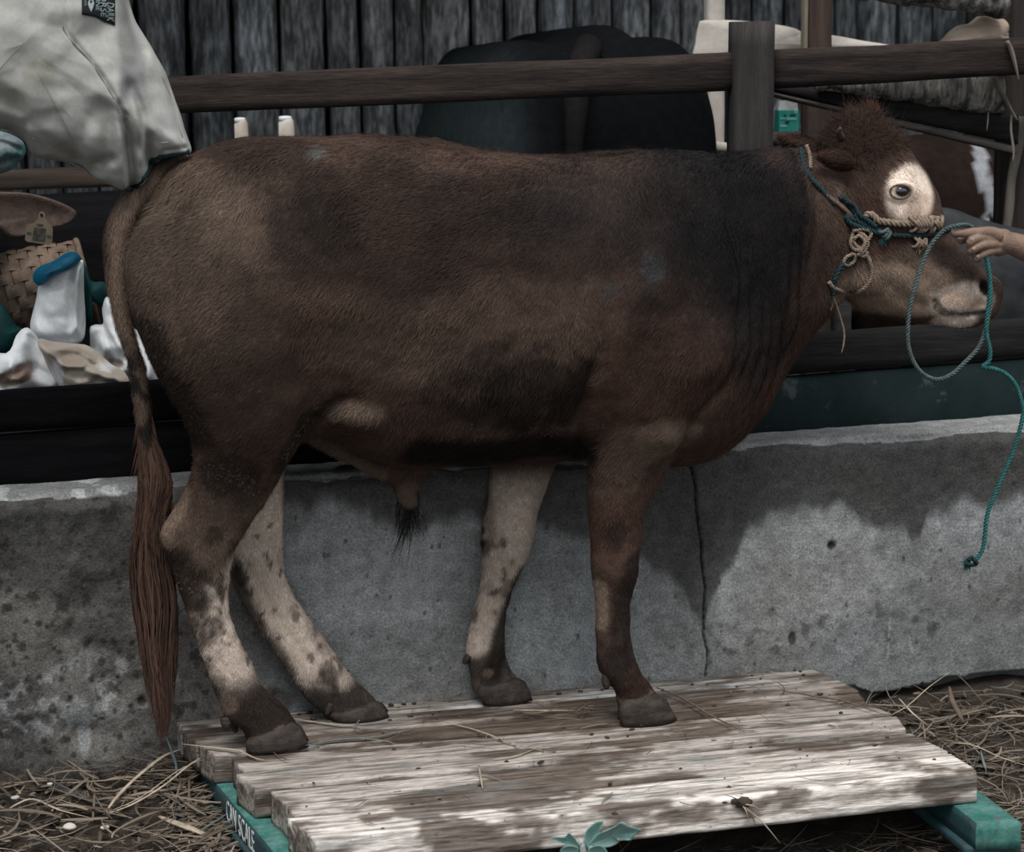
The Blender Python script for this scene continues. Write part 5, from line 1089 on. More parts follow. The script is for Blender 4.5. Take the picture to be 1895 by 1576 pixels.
m_tanw = material('fresh_cut_wood', (.42, .34, .28), (.30, .225, .175), scale=12, stretch=(1, 1, 3), rough=.8, bump=.4, dark=(30, .66, .72, (.12, .08, .06)))
o = poly_slab([(1740, 84), (1748, 68), (1760, 56), (1775, 47), (1792, 44), (1803, 36), (1815, 29), (1845, 33), (1873, 37), (1879, 48), (1884, 80), (1820, 88)], .47, .05, 'wood_block', m_tanw, None, 49, cen=(1815, 64), wr=.002, grooves=[([(1832, 76), (1858, 60), (1878, 44)], .004, .012)])
tag(o, 'pale curved freshly cut wood slab resting behind the right rail', 'wood')
# small shelf with green packet and dish
sh = empty('back_shelf', (at(1530, 250, .86)[0], .86, -.02), 'grey plank shelf behind the fence post carrying a green packet', 'shelf')
zs = at(1500, 243, .80)[2]; xa = at(1405, 243, .8)[0]; xb = at(1600, 243, .8)[0]
def slab2(name, x0, x1, y0, y1, z0, z1, mat_, par, seed=1):
    P = [[x0, y0, z0], [x1, y0, z0], [x1, y1, z0], [x0, y1, z0], [x0, y0, z1], [x1, y0, z1], [x1, y1, z1], [x0, y1, z1]]; v, f = timber(P, 14, 2, 2, .001, seed, .001, .001); return link(name, mesh(v, f), mat_, par)
slab2('plank', xa, xb, .80, .92, zs-.035, zs, m_grey, sh); slab2('leg', xa+.01, xa+.05, .84, .88, -.03, zs-.035, m_grey, sh); slab2('leg', xb-.05, xb-.01, .84, .88, -.03, zs-.035, m_grey, sh)
pk = empty('green_packet', (at(1459, 240, .84)[0], .84, zs), 'bright green printed packet with a white top standing on the grey shelf', 'packet')
m_pg = material('green_print', (.012, .20, .165), (.03, .27, .225), scale=40, rough=.4, bump=.1, spec=.5); m_pw = material('white_foil', (.55, .57, .58), (.36, .33, .31), scale=30, rough=.35, bump=.2, spec=.5); m_pl = material('pale_green_print', (.22, .42, .38), (.12, .33, .29), scale=60, rough=.4, bump=0)
def pbox(name, x0, y0, x1, y1, Y, th, mat_, par, tap=0):
    a = at(x0, y1, Y); b = at(x1, y1, Y); c = at(x1-tap, y0, Y); d = at(x0+tap, y0, Y); t = np.array([0, th, 0]); v, f = prism8([a, b, b+t, a+t, d, c, c+t*.5, d+t*.5]); return link(name, mesh(v, f), mat_, par, smooth=False)
pbox('packet_body', 1442, 204, 1478, 243, .825, .04, m_pg, pk, -1); pbox('packet_top', 1440, 186, 1477, 204, .83, .03, m_pw, pk, 2)
for (a, b, c, d) in ((1444, 217, 1454, 221), (1456, 217, 1474, 222), (1444, 231, 1456, 235), (1470, 204, 1476, 210)): pbox('print_mark', a, b, c, d, .8235, .001, m_pl, pk)
for (a, b, c, d) in ((1450, 212, 1455, 216), (1462, 211, 1472, 215), (1453, 224, 1460, 228)): pbox('print_mark', a, b, c, d, .8235, .001, m_teal, pk)
o = pillow([(1511, 238), (1516, 230), (1526, 226), (1540, 227), (1546, 231), (1543, 239), (1528, 243), (1514, 242)], .85, .02, 'green_dish', material('green_plastic', (.02, .17, .15), (.01, .09, .085), scale=50, rough=.4), None, seed=50, wr=.0005, n_s=8); tag(o, 'small green plastic dish lying on the grey shelf beside the packet', 'dish')
# grey lump (covered sack) behind muzzle
o = pillow([(1690, 470), (1712, 400), (1738, 384), (1770, 388), (1800, 400), (1850, 415), (1930, 440), (1990, 520), (1985, 640), (1850, 650), (1710, 640)], .325, .055, 'covered_sack', material('grey_tarpaulin', (.045, .046, .049), (.018, .021, .025), scale=5, lo=.40, hi=.60, rough=.75, bump=.3, bscale=60), None, cen=(1830, 530), seed=51, crz=.004, wr=.003)
tag(o, 'smooth dark grey covered sack behind the bull\'s muzzle on the right', 'sack')
blk = empty('sack_bench', (at(1840, 620, .32)[0], .32, -.02), 'dark rough bench under the grey covered sack', 'bench')
zb = at(1840, 640, .32)[2]; xa = at(1690, 640, .32)[0]; xb = at(2010, 640, .32)[0]
slab2('plank', xa, xb, .24, .405, zb-.05, zb+.005, m_dark, blk)
for x in (xa+.01, xb-.05): slab2('leg', x, x+.04, .25, .28, -.03, zb-.05, m_dark, blk); slab2('leg', x, x+.04, .36, .39, -.03, zb-.05, m_dark, blk)
# two white pipe stubs
m_pipe = material('dirty_white_pipe', (.58, .57, .54), (.40, .34, .28), scale=20, stretch=(1, 1, .5), rough=.5, bump=.1); m_cap = material('white_cap', (.72, .74, .76), (.6, .62, .63), scale=30, rough=.4, bump=0)
for k, (xa, xb, yt, lb_) in enumerate(((434, 454, 218, 'left one of two white capped pipes rising behind the bull\'s back'), (516, 539, 215, 'right one of two white capped pipes rising behind the bull\'s back'))):
    Y = .95; c = at((xa+xb)/2, yt, Y); r = (xb-xa)/2/730; pp = empty('capped_pipe', (c[0], Y, -.02), lb_, 'pipe', 'white pipes behind the back')
    link('pipe', mesh(*tube([(c[0]+.006, Y, -.03), (c[0]+.006, Y, c[2]-.5), (c[0]+.003, Y, c[2]-.06), (c[0], Y, c[2]-.006)], [r*1.5, r*1.5, r*1.3, r*.95], 18)), m_pipe, pp)
    link('cap', mesh(*tube([(c[0], Y, c[2]-.012), (c[0], Y, c[2]-.002), (c[0], Y, c[2]), (c[0], Y, c[2]+.001)], [r*1.0, r*1.02, r*.9, r*.4], 18, 1)), m_cap, pp)
# stone and chip on the wall top
zt2 = at(640, 880, .05)[2]
o = pillow([(611, 878), (617, 868), (630, 861), (650, 860), (662, 868), (664, 880), (640, 886), (618, 885)], .06, .025, 'stone', material('dark_wet_stone', (.05, .052, .055), (.015, .016, .018), scale=16, rough=.55, bump=.5), None, seed=52, wr=.004, n_s=8, crz=.008)
tag(o, 'dark flat stone lying on top of the concrete wall under the belly', 'stone')
c = at(801, 881, .02); o = link('husk', mesh(*tube([c+[0, 0, -.006], c, c+[.001, 0, .006]], [.0008, .003, .0008], 8)), m_cap); tag(o, 'tiny pale husk stuck on the concrete wall edge under the belly', 'husk')

# ================================================================== ROPES
m_rteal = material('teal_rope', (.008, .060, .064), (.030, .135, .128), scale=180, rough=.7, bump=.4, bscale=500)
m_rdark = material('dark_teal_rope', (.006, .017, .022), (.014, .038, .044), scale=180, rough=.75, bump=.4, bscale=500)
m_rmix = material('faded_teal_rope', (.025, .060, .065), (.10, .115, .11), scale=120, rough=.75, bump=.4, bscale=500)
m_rstraw = material('straw_rope', (.27, .21, .16), (.13, .095, .072), scale=150, rough=.85, bump=.5, bscale=500)
m_rbrn = material('brown_halter_band', (.17, .105, .082), (.085, .055, .044), scale=90, rough=.85, bump=.6, bscale=300)
def rope(pts, r, mat_, par, name='rope', pitch=.028, k=6, strands_=3, sub=10):
    C_ = crm(np.asarray(pts, float), sub); seg = np.r_[0, np.cumsum(np.linalg.norm(np.diff(C_, axis=0), axis=1))]; n = max(8, int(seg[-1]/(pitch/9))); s = np.linspace(0, seg[-1], n); P = np.stack([np.interp(s, seg, C_[:, i]) for i in range(3)], 1)
    T = np.gradient(P, axis=0); T /= np.linalg.norm(T, axis=1)[:, None]+1e-12; nn = np.cross(T[0], [.1, 1, .2]); nn /= np.linalg.norm(nn); N = []
    for t in T: nn = nn-t*(nn@t); nn /= np.linalg.norm(nn)+1e-12; N.append(nn.copy())
    N = np.array(N); B = np.cross(T, N); parts = []
    for q_ in range(strands_):
        a = s/pitch*2*pi+2*pi*q_/strands_; off = r*.50; cen = P+off*(np.cos(a)[:, None]*N+np.sin(a)[:, None]*B); th = np.arange(k)*2*pi/k; R = cen[:, None]+r*.56*(np.cos(th)[None, :, None]*N[:, None]+np.sin(th)[None, :, None]*B[:, None]); parts.append(rings(R))
    return link(name, mesh(*join(parts)), mat_, par)
S = lambda l, off=.006: [snap(BV, x, y, off, -.2) for x, y in l]
hal = empty('rope_halter', tuple(at(1600, 420, -.28)), 'knotted halter of straw and dark teal rope around the bull\'s head', 'halter')
rope(S([(1482, 274), (1487, 300), (1500, 328), (1522, 352), (1545, 378)], .006), .0055, m_rdark, hal)
rope(S([(1492, 268), (1499, 290), (1501, 312)], .006), .0045, m_rstraw, hal, pitch=.02)
link('halter_band', mesh(*tube(S([(1512, 338), (1528, 358), (1545, 372), (1562, 386), (1577, 400)], .004), [.003, .006, .0075, .008, .007], 10, 6, .6)), m_rbrn, hal)
rope(S([(1556, 364), (1572, 380), (1590, 402), (1612, 420), (1638, 432)], .009), .0062, m_rdark, hal); rope(S([(1566, 372), (1582, 382), (1590, 396), (1604, 406), (1622, 420)], .015), .0050, m_rdark, hal)
rope(S([(1565, 398), (1575, 405), (1592, 412), (1614, 424), (1636, 434)], .010), .0062, m_rdark, hal); rope(S([(1566, 400), (1572, 412), (1592, 421), (1616, 428), (1636, 434)], .012), .0058, m_rdark, hal)
rope(S([(1580, 398), (1586, 404), (1580, 409)], .015), .004, m_rdark, hal)
def wraps(x0, y0, x1, y1, n, r, R, mat_, off, par, name='knot', jit=1.0):
    """coils wound round a rope between two points"""
    parts = []
    for i in range(n):
        t = (i+.5)/n; c = np.array(snap(BV, x0+(x1-x0)*t, y0+(y1-y0)*t, off, -.2)); a0 = RND.uniform(0, 6); tilt = RND.uniform(-.5, .5)*jit; d = np.array([(x1-x0), 0, -(y1-y0)], float); d /= np.linalg.norm(d); u = np.cross(d, [0, 1, 0]); pts = []
        for k in range(13):
            a = a0+2*pi*k/12; pts.append(c+u*cos(a)*R+np.array([0, 1, 0])*sin(a)*R+d*(tilt*R*cos(a)+.15*R*sin(2*a)))
        parts.append(tube(pts, r, 6, 2))
    return link(name, mesh(*join(parts)), mat_, par)
wraps(1634, 424, 1644, 438, 3, .0040, .0085, m_rmix, .010, hal); 
def fray(x, y, dx, dy, n, ln, mat_, par, name='frayed_end', w_=.0014, Y=None, spread=.5, snapit=True, off=.01):
    L = []; base = np.array(snap(BV, x, y, off, -.2)) if snapit else at(x, y, Y)
    for i in range(n):
        a = atan2(-dy, dx)+RND.gauss(0, spread); l = ln*RND.uniform(.5, 1.1); L.append([base+np.array([cos(a), RND.uniform(-.5, .3)*.6, sin(a)])*l*t+np.array([0, RND.uniform(-.002, .002), -.1*l*t*t]) for t in np.linspace(0, 1, 5)])
    me = ribbons(np.array(L), np.full(n, w_), np.tile([.2, .2, .2], (n, 1))); return link(name, me, mat_, par, smooth=False)
fray(1636, 438, -.3, 1, 26, .018, m_rteal, hal)
rope(S([(1640, 434), (1670, 436), (1705, 436), (1735, 431), (1756, 425)], .008), .0052, m_rdark, hal)
rope(S([(1600, 402), (1608, 396), (1618, 400), (1625, 408), (1650, 412), (1680, 414), (1710, 410), (1738, 406)], .008), .0078, m_rstraw, hal, pitch=.03)
wraps(1688, 412, 1742, 412, 9, .0040, .012, m_rstraw, .006, hal, jit=1.6); wraps(1690, 420, 1730, 422, 6, .0034, .009, m_rstraw, .006, hal, jit=2); wraps(1694, 448, 1712, 450, 5, .0034, .010, m_rstraw, .006, hal, jit=2.4)
fray(1700, 452, .2, 1, 22, .020, m_rstraw, hal, w_=.0011); fray(1736, 404, .4, -.6, 14, .014, m_rstraw, hal, w_=.001); fray(1700, 405, -.2, -1, 10, .010, m_rstraw, hal, w_=.001)
# straw rope tangle and ring under the ear
for l in ([(1576, 412), (1580, 425), (1577, 440), (1585, 455), (1598, 462), (1606, 470)], [(1578, 428), (1595, 424), (1612, 430), (1608, 442), (1600, 452), (1592, 466)], [(1584, 426), (1600, 436), (1606, 452), (1597, 466), (1586, 472)], [(1576, 438), (1574, 452), (1582, 462), (1596, 460), (1600, 446), (1590, 436), (1580, 442)], [(1588, 462), (1596, 474), (1604, 470), (1600, 460)], [(1575, 472), (1566, 476), (1561, 486), (1568, 491), (1580, 484), (1582, 472), (1574, 470)]):
    rope(S(l, .010+RND.uniform(-.002, .004)), .0040, m_rstraw, hal, pitch=.018)
rope(S([(1602, 468), (1610, 484), (1613, 504), (1607, 524), (1592, 538), (1574, 542), (1554, 538), (1540, 530), (1534, 522)], .008), .0045, m_rstraw, hal, pitch=.018)
rope(S([(1570, 482), (1560, 494), (1549, 508), (1543, 524), (1541, 545)], .006), .0060, m_rdark, hal)
rope(S([(1561, 486), (1552, 500), (1545, 520)], .010), .0045, m_rdark, hal)
link('loose_tail', mesh(*tube([snap(BV, 1541, 545, .006)] + [at(x, y, -.26) for x, y in ((1548, 565), (1556, 590), (1562, 615), (1561, 636), (1557, 654))], [.002, .003, .003, .0035, .003, .001], 6, 4, .4)), m_rstraw, hal)
link('loose_tail', mesh(*tube([snap(BV, 1541, 545, .004)] + [at(x, y, -.25) for x, y in ((1540, 560), (1537, 575))], [.002, .004, .001], 6, 4, .5)), m_rstraw, hal)
fray(1572, 558, 1, .7, 16, .022, m_rstraw, hal, w_=.0016, spread=.25)
link('head_cord', mesh(*tube([snap(BV, 1496, 278, .003), at(1500, 262, -.10), at(1506, 240, -.05), at(1511, 214, .0)], .0009, 5)), m_black, hal)

# lead rope
LY_ = -.345
lead = empty('lead_rope', tuple(at(1825, 600, LY_)), 'thin teal twisted lead rope looping from the holding hand and hanging to a frayed knot', 'rope')
Lr = lambda l, Y=LY_: [at(x, y, Y+(0 if len(p_) < 1 else 0)) for x, y in l] if 0 else [at(x, y, Y) for x, y in l]
P1 = [at(x, y, Y) for x, y, Y in ((1800, 421, -.335), (1786, 416, -.352), (1768, 418, -.355), (1750, 424, -.352), (1735, 438, -.35), (1720, 458, -.35), (1705, 492, -.352), (1693, 530, -.355), (1684, 565, -.355), (1680, 605, -.355), (1681, 640, -.352), (1692, 672, -.35), (1710, 693, -.35), (1735, 702, -.35), (1762, 692, -.348), (1788, 668, -.345), (1808, 647, -.34), (1820, 622, -.335), (1828, 590, -.325), (1834, 560, -.315), (1834, 530, -.30), (1829, 515, -.285))]
rope(P1, .0048, m_rmix, lead, pitch=.022)
P2 = [at(x, y, Y) for x, y, Y in ((1822, 452, -.335), (1823, 466, -.352), (1828, 490, -.356), (1832, 520, -.358), (1831, 555, -.36), (1826, 590, -.36), (1826, 620, -.36), (1832, 648, -.36), (1830, 668, -.36), (1819, 678, -.358), (1838, 682, -.36), (1858, 690, -.36), (1877, 708, -.36), (1889, 738, -.36), (1893, 765, -.36), (1886, 800, -.36), (1873, 840, -.36), (1855, 882, -.36), (1838, 922, -.36), (1827, 952, -.36), (1823, 985, -.36), (1820, 1010, -.36), (1812, 1028, -.36), (1800, 1038, -.36))]
rope(P2, .0048, m_rteal, lead, pitch=.022)
pts = [at(1798+8*cos(a)+3*sin(2*a), 1038+7*sin(a), -.36+.008*cos(a*1.5)) for a in np.linspace(0, 4*pi, 22)]; rope(pts, .004, m_rdark, lead, 'knot', .018)
fray(1795, 1040, -1, .35, 60, .022, m_rteal, lead, w_=.0020, Y=-.36, spread=.75, snapit=False)

# ================================================================== PERSON HOLDING THE ROPE
pr = empty('person', (at(2140, 900, -.36)[0], -.33, 0.0), 'person at the right edge whose bare hand and forearm hold the teal lead rope', 'person')
HY = -.335
h = lambda x, y, dy=0: at(x, y, HY+dy)
px = 1/930.
Pn = [tube([h(1850, 436, -.004), h(1832, 430, -.006), h(1812, 430, -.012), h(1788, 431, -.014), h(1768, 431, -.012), h(1760, 431, -.010)], [.0150, .0128, .0108, .0098, .0088, .0065], 12),
      tube([h(1850, 448, .02), h(1826, 440, .022), h(1802, 441, .018), h(1784, 443, .010), h(1774, 446, .006)], [.013, .0115, .0100, .0090, .0068], 12),
      tube([h(1845, 444, 0), h(1824, 441, -.010), h(1806, 442, -.020), h(1795, 449, -.020), h(1797, 456, -.012), h(1808, 458, -.004)], [.0125, .0105, .0098, .0092, .0085, .007], 12),
      tube([h(1848, 453, 0), h(1832, 452, -.012), h(1816, 455, -.022), h(1800, 462, -.020), h(1796, 467, -.012), h(1806, 468, -.004)], [.0125, .0105, .0095, .0088, .0080, .0065], 12),
      tube([h(1850, 461, 0), h(1836, 464, -.008), h(1822, 469, -.018), h(1809, 476, -.016), h(1806, 480, -.010), h(1812, 480, -.003)], [.0120, .0095, .0085, .0078, .0070, .006], 12),
      ell(h(1852, 444, .004), (.030, .016, .024)), ell(h(1850, 463, .008), (.018, .014, .013)),
      tube([h(1845, 446, .006), h(1870, 450, .01), h(1895, 458, .012), h(1950, 475, .02), h(2050, 512, .03)], [.024, .023, .0265, .034, .041], 20)]
me = remesh(Pn, .0017, 4); c = getco(me); n = getno(me); setco(me, c+n*((fbm(c, 4, 601, 120)-.5)*.0012)[:, None]); hm = link('hand_and_forearm', me, m_skin, pr)
m_nail = material('fingernail', (.33, .24, .20), (.26, .18, .15), scale=60, rough=.35, bump=0)
for (x, y, dy) in ((1764, 428, -.0185), (1800, 443, -.031), (1803, 460, -.029), (1811, 474, -.0245)):
    hb_ = snap(bvh_of(me) if 'HBV' not in globals() else HBV, x, y, -.0002, HY); HBV = globals().get('HBV') or bvh_of(me)
    link('fingernail', mesh(*ell(hb_, (.0055, .0012, .0036), 12, 8)), m_nail, hm)
# the rest of this person stands outside the frame
m_shirt = material('dark_shirt', (.035, .045, .055), (.02, .026, .032), scale=30, rough=.9)
sx0 = at(2240, 300, -.3)[0]
link('shirt', remesh([tube([h(2030, 504, .03), h(2080, 520, .04), [sx0-.02, -.38, 1.05], [sx0+.02, -.34, 1.36]], [.046, .052, .055, .065], 16), tube([[sx0+.04, -.34, .80], [sx0+.04, -.34, 1.05], [sx0+.04, -.34, 1.30], [sx0+.04, -.34, 1.42]], [.15, .15, .17, .08], 20), tube([[sx0+.05, -.26, 1.36], [sx0+.10, -.24, 1.1], [sx0+.02, -.38, .9]], [.06, .05, .045], 14)], .01, 5), m_shirt, pr)
link('head', remesh([ell([sx0+.02, -.34, 1.60], (.088, .075, .11)), tube([[sx0+.04, -.34, 1.40], [sx0+.03, -.34, 1.52]], [.058, .052], 14), ell([sx0-.075, -.34, 1.585], (.02, .014, .018)), ell([sx0-.055, -.34, 1.53], (.03, .035, .03))], .006, 4), m_skin, pr)
link('hair', mesh(*ell([sx0+.04, -.34, 1.635], (.095, .088, .095))), m_black, pr)
for s in (-1, 1):
    link('trouser_leg', mesh(*tube([[sx0+.04, -.34+s*.08, .84], [sx0+.02, -.34+s*.10, .48], [sx0+.05, -.34+s*.11, .16]], [.10, .075, .06], 16)), m_trs, pr)
    link('boot', mesh(*tube([[sx0+.05, -.34+s*.11, .26], [sx0+.05, -.34+s*.11, .12], [sx0, -.34+s*.11, .06], [sx0-.12, -.34+s*.11, .05]], [.07, .06, .05, .04], 14)), m_boot, pr)

# ================================================================== STRAW, LEAVES, CRUMBS
m_straw = bpy.data.materials.new('dry_straw'); m_straw.use_nodes = True
_n = m_straw.node_tree; _b = _n.nodes['Principled BSDF']; _a = _n.nodes.new('ShaderNodeAttribute'); _a.attribute_name = 'Col'; _n.links.new(_a.outputs['Color'], _b.inputs['Base Color']); _b.inputs['Roughness'].default_value = .7; _b.inputs['Specular IOR Level'].default_value = .3
def straws(n, pos, zf, lmin, lmax, wmin, wmax, name, bright=1.0, lift=.02, seed=5):
    R_ = np.random.default_rng(seed); XY = pos(R_, n); a = R_.normal(0, .7, n)+np.where(R_.random(n) < .5, 0, pi); a = np.where(R_.random(n) < .25, R_.random(n)*6.3, a)
    L = (lmin+(lmax-lmin)*R_.random(n)**2.2); W = wmin+(wmax-wmin)*R_.random(n)**2; K = 6; V = np.zeros((n, K, 2, 2, 3)); bend = R_.normal(0, .5, n); z0 = R_.random(n)*lift; dz = R_.normal(0, .10, n)
    for i in range(K):
        t = i/(K-1)-.5; aa = a+bend*t; x = XY[:, 0]+np.cos(aa)*L*t; y = XY[:, 1]+np.sin(aa)*L*t; z = zf(x, y)+z0+np.abs(dz)*L*(t+.5)+.0015; wv = W*(1-.6*abs(t*2)**3)
        for s in (0, 1):
            ox = -np.sin(aa)*wv*(s-.5); oy = np.cos(aa)*wv*(s-.5)
            for u in (0, 1): V[:, i, s, u] = np.stack([x+ox, y+oy, z+u*wv*.35+(s-.5)*wv*.2], 1)
    V = V.reshape(-1, 3); b = (np.arange(n)[:, None]*K+np.arange(K-1)[None]).reshape(-1, 1)*4
    Q = np.concatenate([b+np.array([[1, 3, 7, 5]]), b+np.array([[0, 1, 5, 4]]), b+np.array([[3, 2, 6, 7]])])
    me = fast_mesh(V, Q, 4); k = R_.random((n, 1)); g = R_.random((n, 1)) < .12
    C = np.array([.30, .245, .19])*k**1.2+np.array([.085, .062, .045])*(1-k**1.2); C = np.where(g*(R_.random((n, 1)) < .4), np.array([.10, .11, .105]), C)*(.45+.6*R_.random((n, 1)))*bright
    setcol(me, np.repeat(C, K*4, 0)); o = link(name, me, m_straw, None, smooth=False); return o
def p_left(R_, n):
    x = R_.uniform(-1.45, -.33, n); y = R_.uniform(-.85, -.03, n); xr = -.66-(y)*-.14; return np.stack([np.minimum(x, -.70+(-y)*.17+R_.normal(0, .02, n)), y], 1)
def p_right(R_, n): x = R_.uniform(.80, 1.9, n); y = R_.uniform(-1.0, -.05, n); return np.stack([np.maximum(x, .84-.18*(y+.0)*-1+.0*x), y], 1)
def p_front(R_, n): return np.stack([R_.uniform(-.5, 1.2, n), R_.uniform(-1.15, -.55, n)], 1)
zf = lambda x, y: gz(x, y)+.0
for n, pf, lo_, hi_, w0, w1, lb_, sd_, lf in ((2100, p_left, .015, .17, .0012, .0075, 'dry straw litter strewn over the soil at the left of the platform', 1, .022), (2200, p_right, .02, .20, .0012, .0070, 'dry straw litter strewn over the soil at the right of the platform', 2, .030), (1300, p_front, .02, .18, .001, .004, 'dry straw litter under and before the platform', 3, .006)):
    o = straws(n, pf, zf, lo_, hi_, w0, w1, 'straw_litter', .95, lf, sd_); tag(o, lb_, 'straw', None, 'stuff')
def p_deck(R_, n):
    x = R_.uniform(-.55, .72, n); y = -.80*R_.random(n)**1.6-.01; return np.stack([x+np.abs(y)*.12, y], 1)
o = straws(210, p_deck, lambda x, y: x*0+.152, .01, .10, .0008, .003, 'straw_bits', .9, .002, 4); tag(o, 'small straw bits scattered over the platform planks', 'straw', None, 'stuff')
# crumbs of dung and soil
def crumbs(n, pf, zf, r0, r1, name, label, seed, mat_):
    R_ = np.random.default_rng(seed); XY = pf(R_, n); Z = zf(XY[:, 0], XY[:, 1]); V = []; Fc = []
    r = r0+(r1-r0)*R_.random(n)**3; S_ = R_.uniform(.6, 1.4, (n, 12, 1)); V = (iv[None]*np.array([1.3, 1, .6])*r[:, None, None]*S_+np.c_[XY, Z][:, None]).reshape(-1, 3); T = (np.array(ifc)[None]+(np.arange(n)*12)[:, None, None]).reshape(-1, 3)
    o = link(name, fast_mesh(V, T, 3), mat_, None, smooth=False); tag(o, label, 'dirt', None, 'stuff')
crumbs(170, p_deck, lambda x, y: x*0+.1505, .0008, .006, 'dung_crumbs', 'dark crumbs of dried mud scattered over the platform planks', 6, m_mud)
crumbs(2600, lambda R_, n: np.stack([R_.uniform(-1.5, -.3, n), R_.uniform(-1.0, -.02, n)], 1), zf, .002, .012, 'soil_clods', 'small soil clods at the left of the platform', 7, m_mud)
crumbs(2200, lambda R_, n: np.stack([R_.uniform(.7, 1.9, n), R_.uniform(-1.1, -.02, n)], 1), zf, .002, .012, 'soil_clods', 'small soil clods at the right of the platform', 8, m_mud)
# pale chips on the soil
for k, (x, y, r, lb_) in enumerate(((128, 1530, .014, 'flat grey-white chip on the soil near the lower left corner'), (194, 1531, .010, 'small white pebble on the straw right of the flat chip'), (28, 1475, .009, 'tan pebble at the left edge of the straw'), (92, 1450, .006, 'round pale pebble near the foot of the wall'))):
    c = onz(x, y, .03); c = onz(x, y, float(gz(c[0], c[1]))+.012); v, f = ell(c, (r, r*.7, r*.45), 12, 8); me = mesh(v, f); cc_ = getco(me); setco(me, cc_+getno(me)*((fbm(cc_, 3, 9, 90)-.5)*r*.6)[:, None]); tag(link('pebble', me, m_wht), lb_, 'pebble')
# single straws that stand out
m_st1 = material('pale_stalk', (.42, .36, .28), (.25, .20, .15), scale=40, stretch=(1, 1, 1), rough=.6, bump=.3); m_st2 = material('brown_stalk', (.15, .11, .08), (.08, .06, .045), scale=40, bump=.3); m_st3 = material('grey_blade', (.13, .17, .18), (.08, .10, .11), scale=40)
def stalk(pts, w_, lab, mat_=None, flat=.35, deck=False, lift=0):
    P = []
    for i, (x, y, dz) in enumerate(pts):
        if deck: p = onz(x, y, .153+dz)
        else:
            p = onz(x, y, .03)
            for _ in range(4): p = onz(x, y, float(gz(p[0], p[1]))+.012+dz)
        P.append(p)
    n = len(P); rad = [w_*.5]+[w_]*(n-2)+[w_*.25]; o = link('straw_stalk', mesh(*tube(P, rad, 6, 4, flat)), mat_ or m_st1); tag(o, lab, 'straw', 'single dry stalks')
stalk([(190, 1507, 0), (240, 1490, .01), (300, 1455, .03), (350, 1415, .06), (380, 1398, .075)], .0035, 'long bright stalk slanting up to the left corner of the platform')
stalk([(190, 1506, 0), (260, 1475, .02), (330, 1425, .05), (382, 1402, .075)], .002, 'thin twin stalk lying just above the long bright one')
stalk([(12, 1500, 0), (30, 1488, .01), (62, 1478, .015), (110, 1498, .01), (165, 1512, 0)], .0035, 'bent pale stalk at the lower left, kinked like a roof')
stalk([(196, 1502, 0), (215, 1475, .02), (250, 1440, .03), (300, 1400, .05), (334, 1386, .06)], .005, 'broad tan stalk leaning toward the wall at the left of the platform')
stalk([(225, 1414, .03), (270, 1400, .05), (334, 1382, .07)], .0015, 'thin stalk arching against the wall foot left of the platform', m_st2)
stalk([(295, 1510, .01), (320, 1520, .015), (360, 1535, .01), (408, 1555, .0)], .009, 'flat white leaf blade on the straw at the lower left')
stalk([(308, 1363, .08), (318, 1390, .06), (326, 1415, .035), (326, 1446, .01)], .003, 'grey-green blade hanging before the wall beside the platform corner', m_st3)
stalk([(345, 1560, 0), (400, 1530, .02), (470, 1500, .04), (300, 1575, 0)][:3], .002, 'short thin stalk beside the lettered beam', m_st2)
stalk([(336, 1376, .004), (380, 1381, .004), (430, 1386, .004), (450, 1388, .004)], .003, 'stalk lying on the platform corner behind the near hind hoof', None, .35, True)
stalk([(440, 1386, .004), (455, 1394, .003), (475, 1403, .002), (490, 1405, .001)], .0022, 'short curved stalk under the near hind hoof', None, .35, True)
stalk([(518, 1325, .003), (560, 1332, .003), (620, 1340, .003), (680, 1345, .002)], .003, 'stalk lying between the two hind hooves', None, .35, True)
stalk([(565, 1379, .003), (620, 1368, .004), (700, 1362, .004), (770, 1345, .003)], .003, 'dark grey-green blade lying right of the near hind hoof', m_st3, .35, True)
stalk([(950, 1313, .004), (1000, 1314, .004), (1065, 1314, .003)], .004, 'flat tan stalk beside the far front hoof', None, .3, True)
stalk([(1215, 1272, .01), (1260, 1290, .01), (1310, 1320, .008), (1380, 1355, .004)], .0022, 'dark twig running right from the near front hoof', m_st2, .9, True)
stalk([(1450, 1278, .006), (1510, 1288, .006), (1560, 1296, .006), (1640, 1323, .004)], .0022, 'dark twig across the far right corner of the platform', m_st2, .9, True)
stalk([(820, 1335, .004), (880, 1350, .003), (950, 1375, .003), (1010, 1390, .002)], .0022, 'thin straw crossing the planks right of the hind hooves', None, .5, True)
stalk([(910, 1405, .002), (955, 1398, .003), (995, 1383, .002)], .002, 'short slanting straw on the middle planks', None, .5, True)
stalk([(886, 1416, .002), (890, 1440, .003), (893, 1458, .002)], .0026, 'short upright-lying straw on the front planks', None, .4, True)
stalk([(1645, 1325, .02), (1680, 1305, .04), (1720, 1270, .07), (1763, 1240, .10)], .0022, 'thin stalk rising to a peak before the wall at the right')
stalk([(1763, 1240, .10), (1790, 1265, .08), (1820, 1300, .04), (1835, 1312, .02)], .002, 'thin stalk falling right from the peak before the wall', m_st2)
stalk([(1757, 1270, .05), (1762, 1295, .05), (1775, 1320, .03), (1784, 1338, .01)], .0065, 'broad brown leaf standing in the straw at the right', m_st2)
stalk([(1664, 1292, .05), (1690, 1320, .03), (1718, 1342, .01)], .003, 'short brown stalk leaning left in the right-hand straw')
stalk([(1755, 1374, .02), (1800, 1378, .03), (1850, 1400, .03), (1910, 1420, .02)], .0025, 'long thin stalk crossing the straw at the right edge')
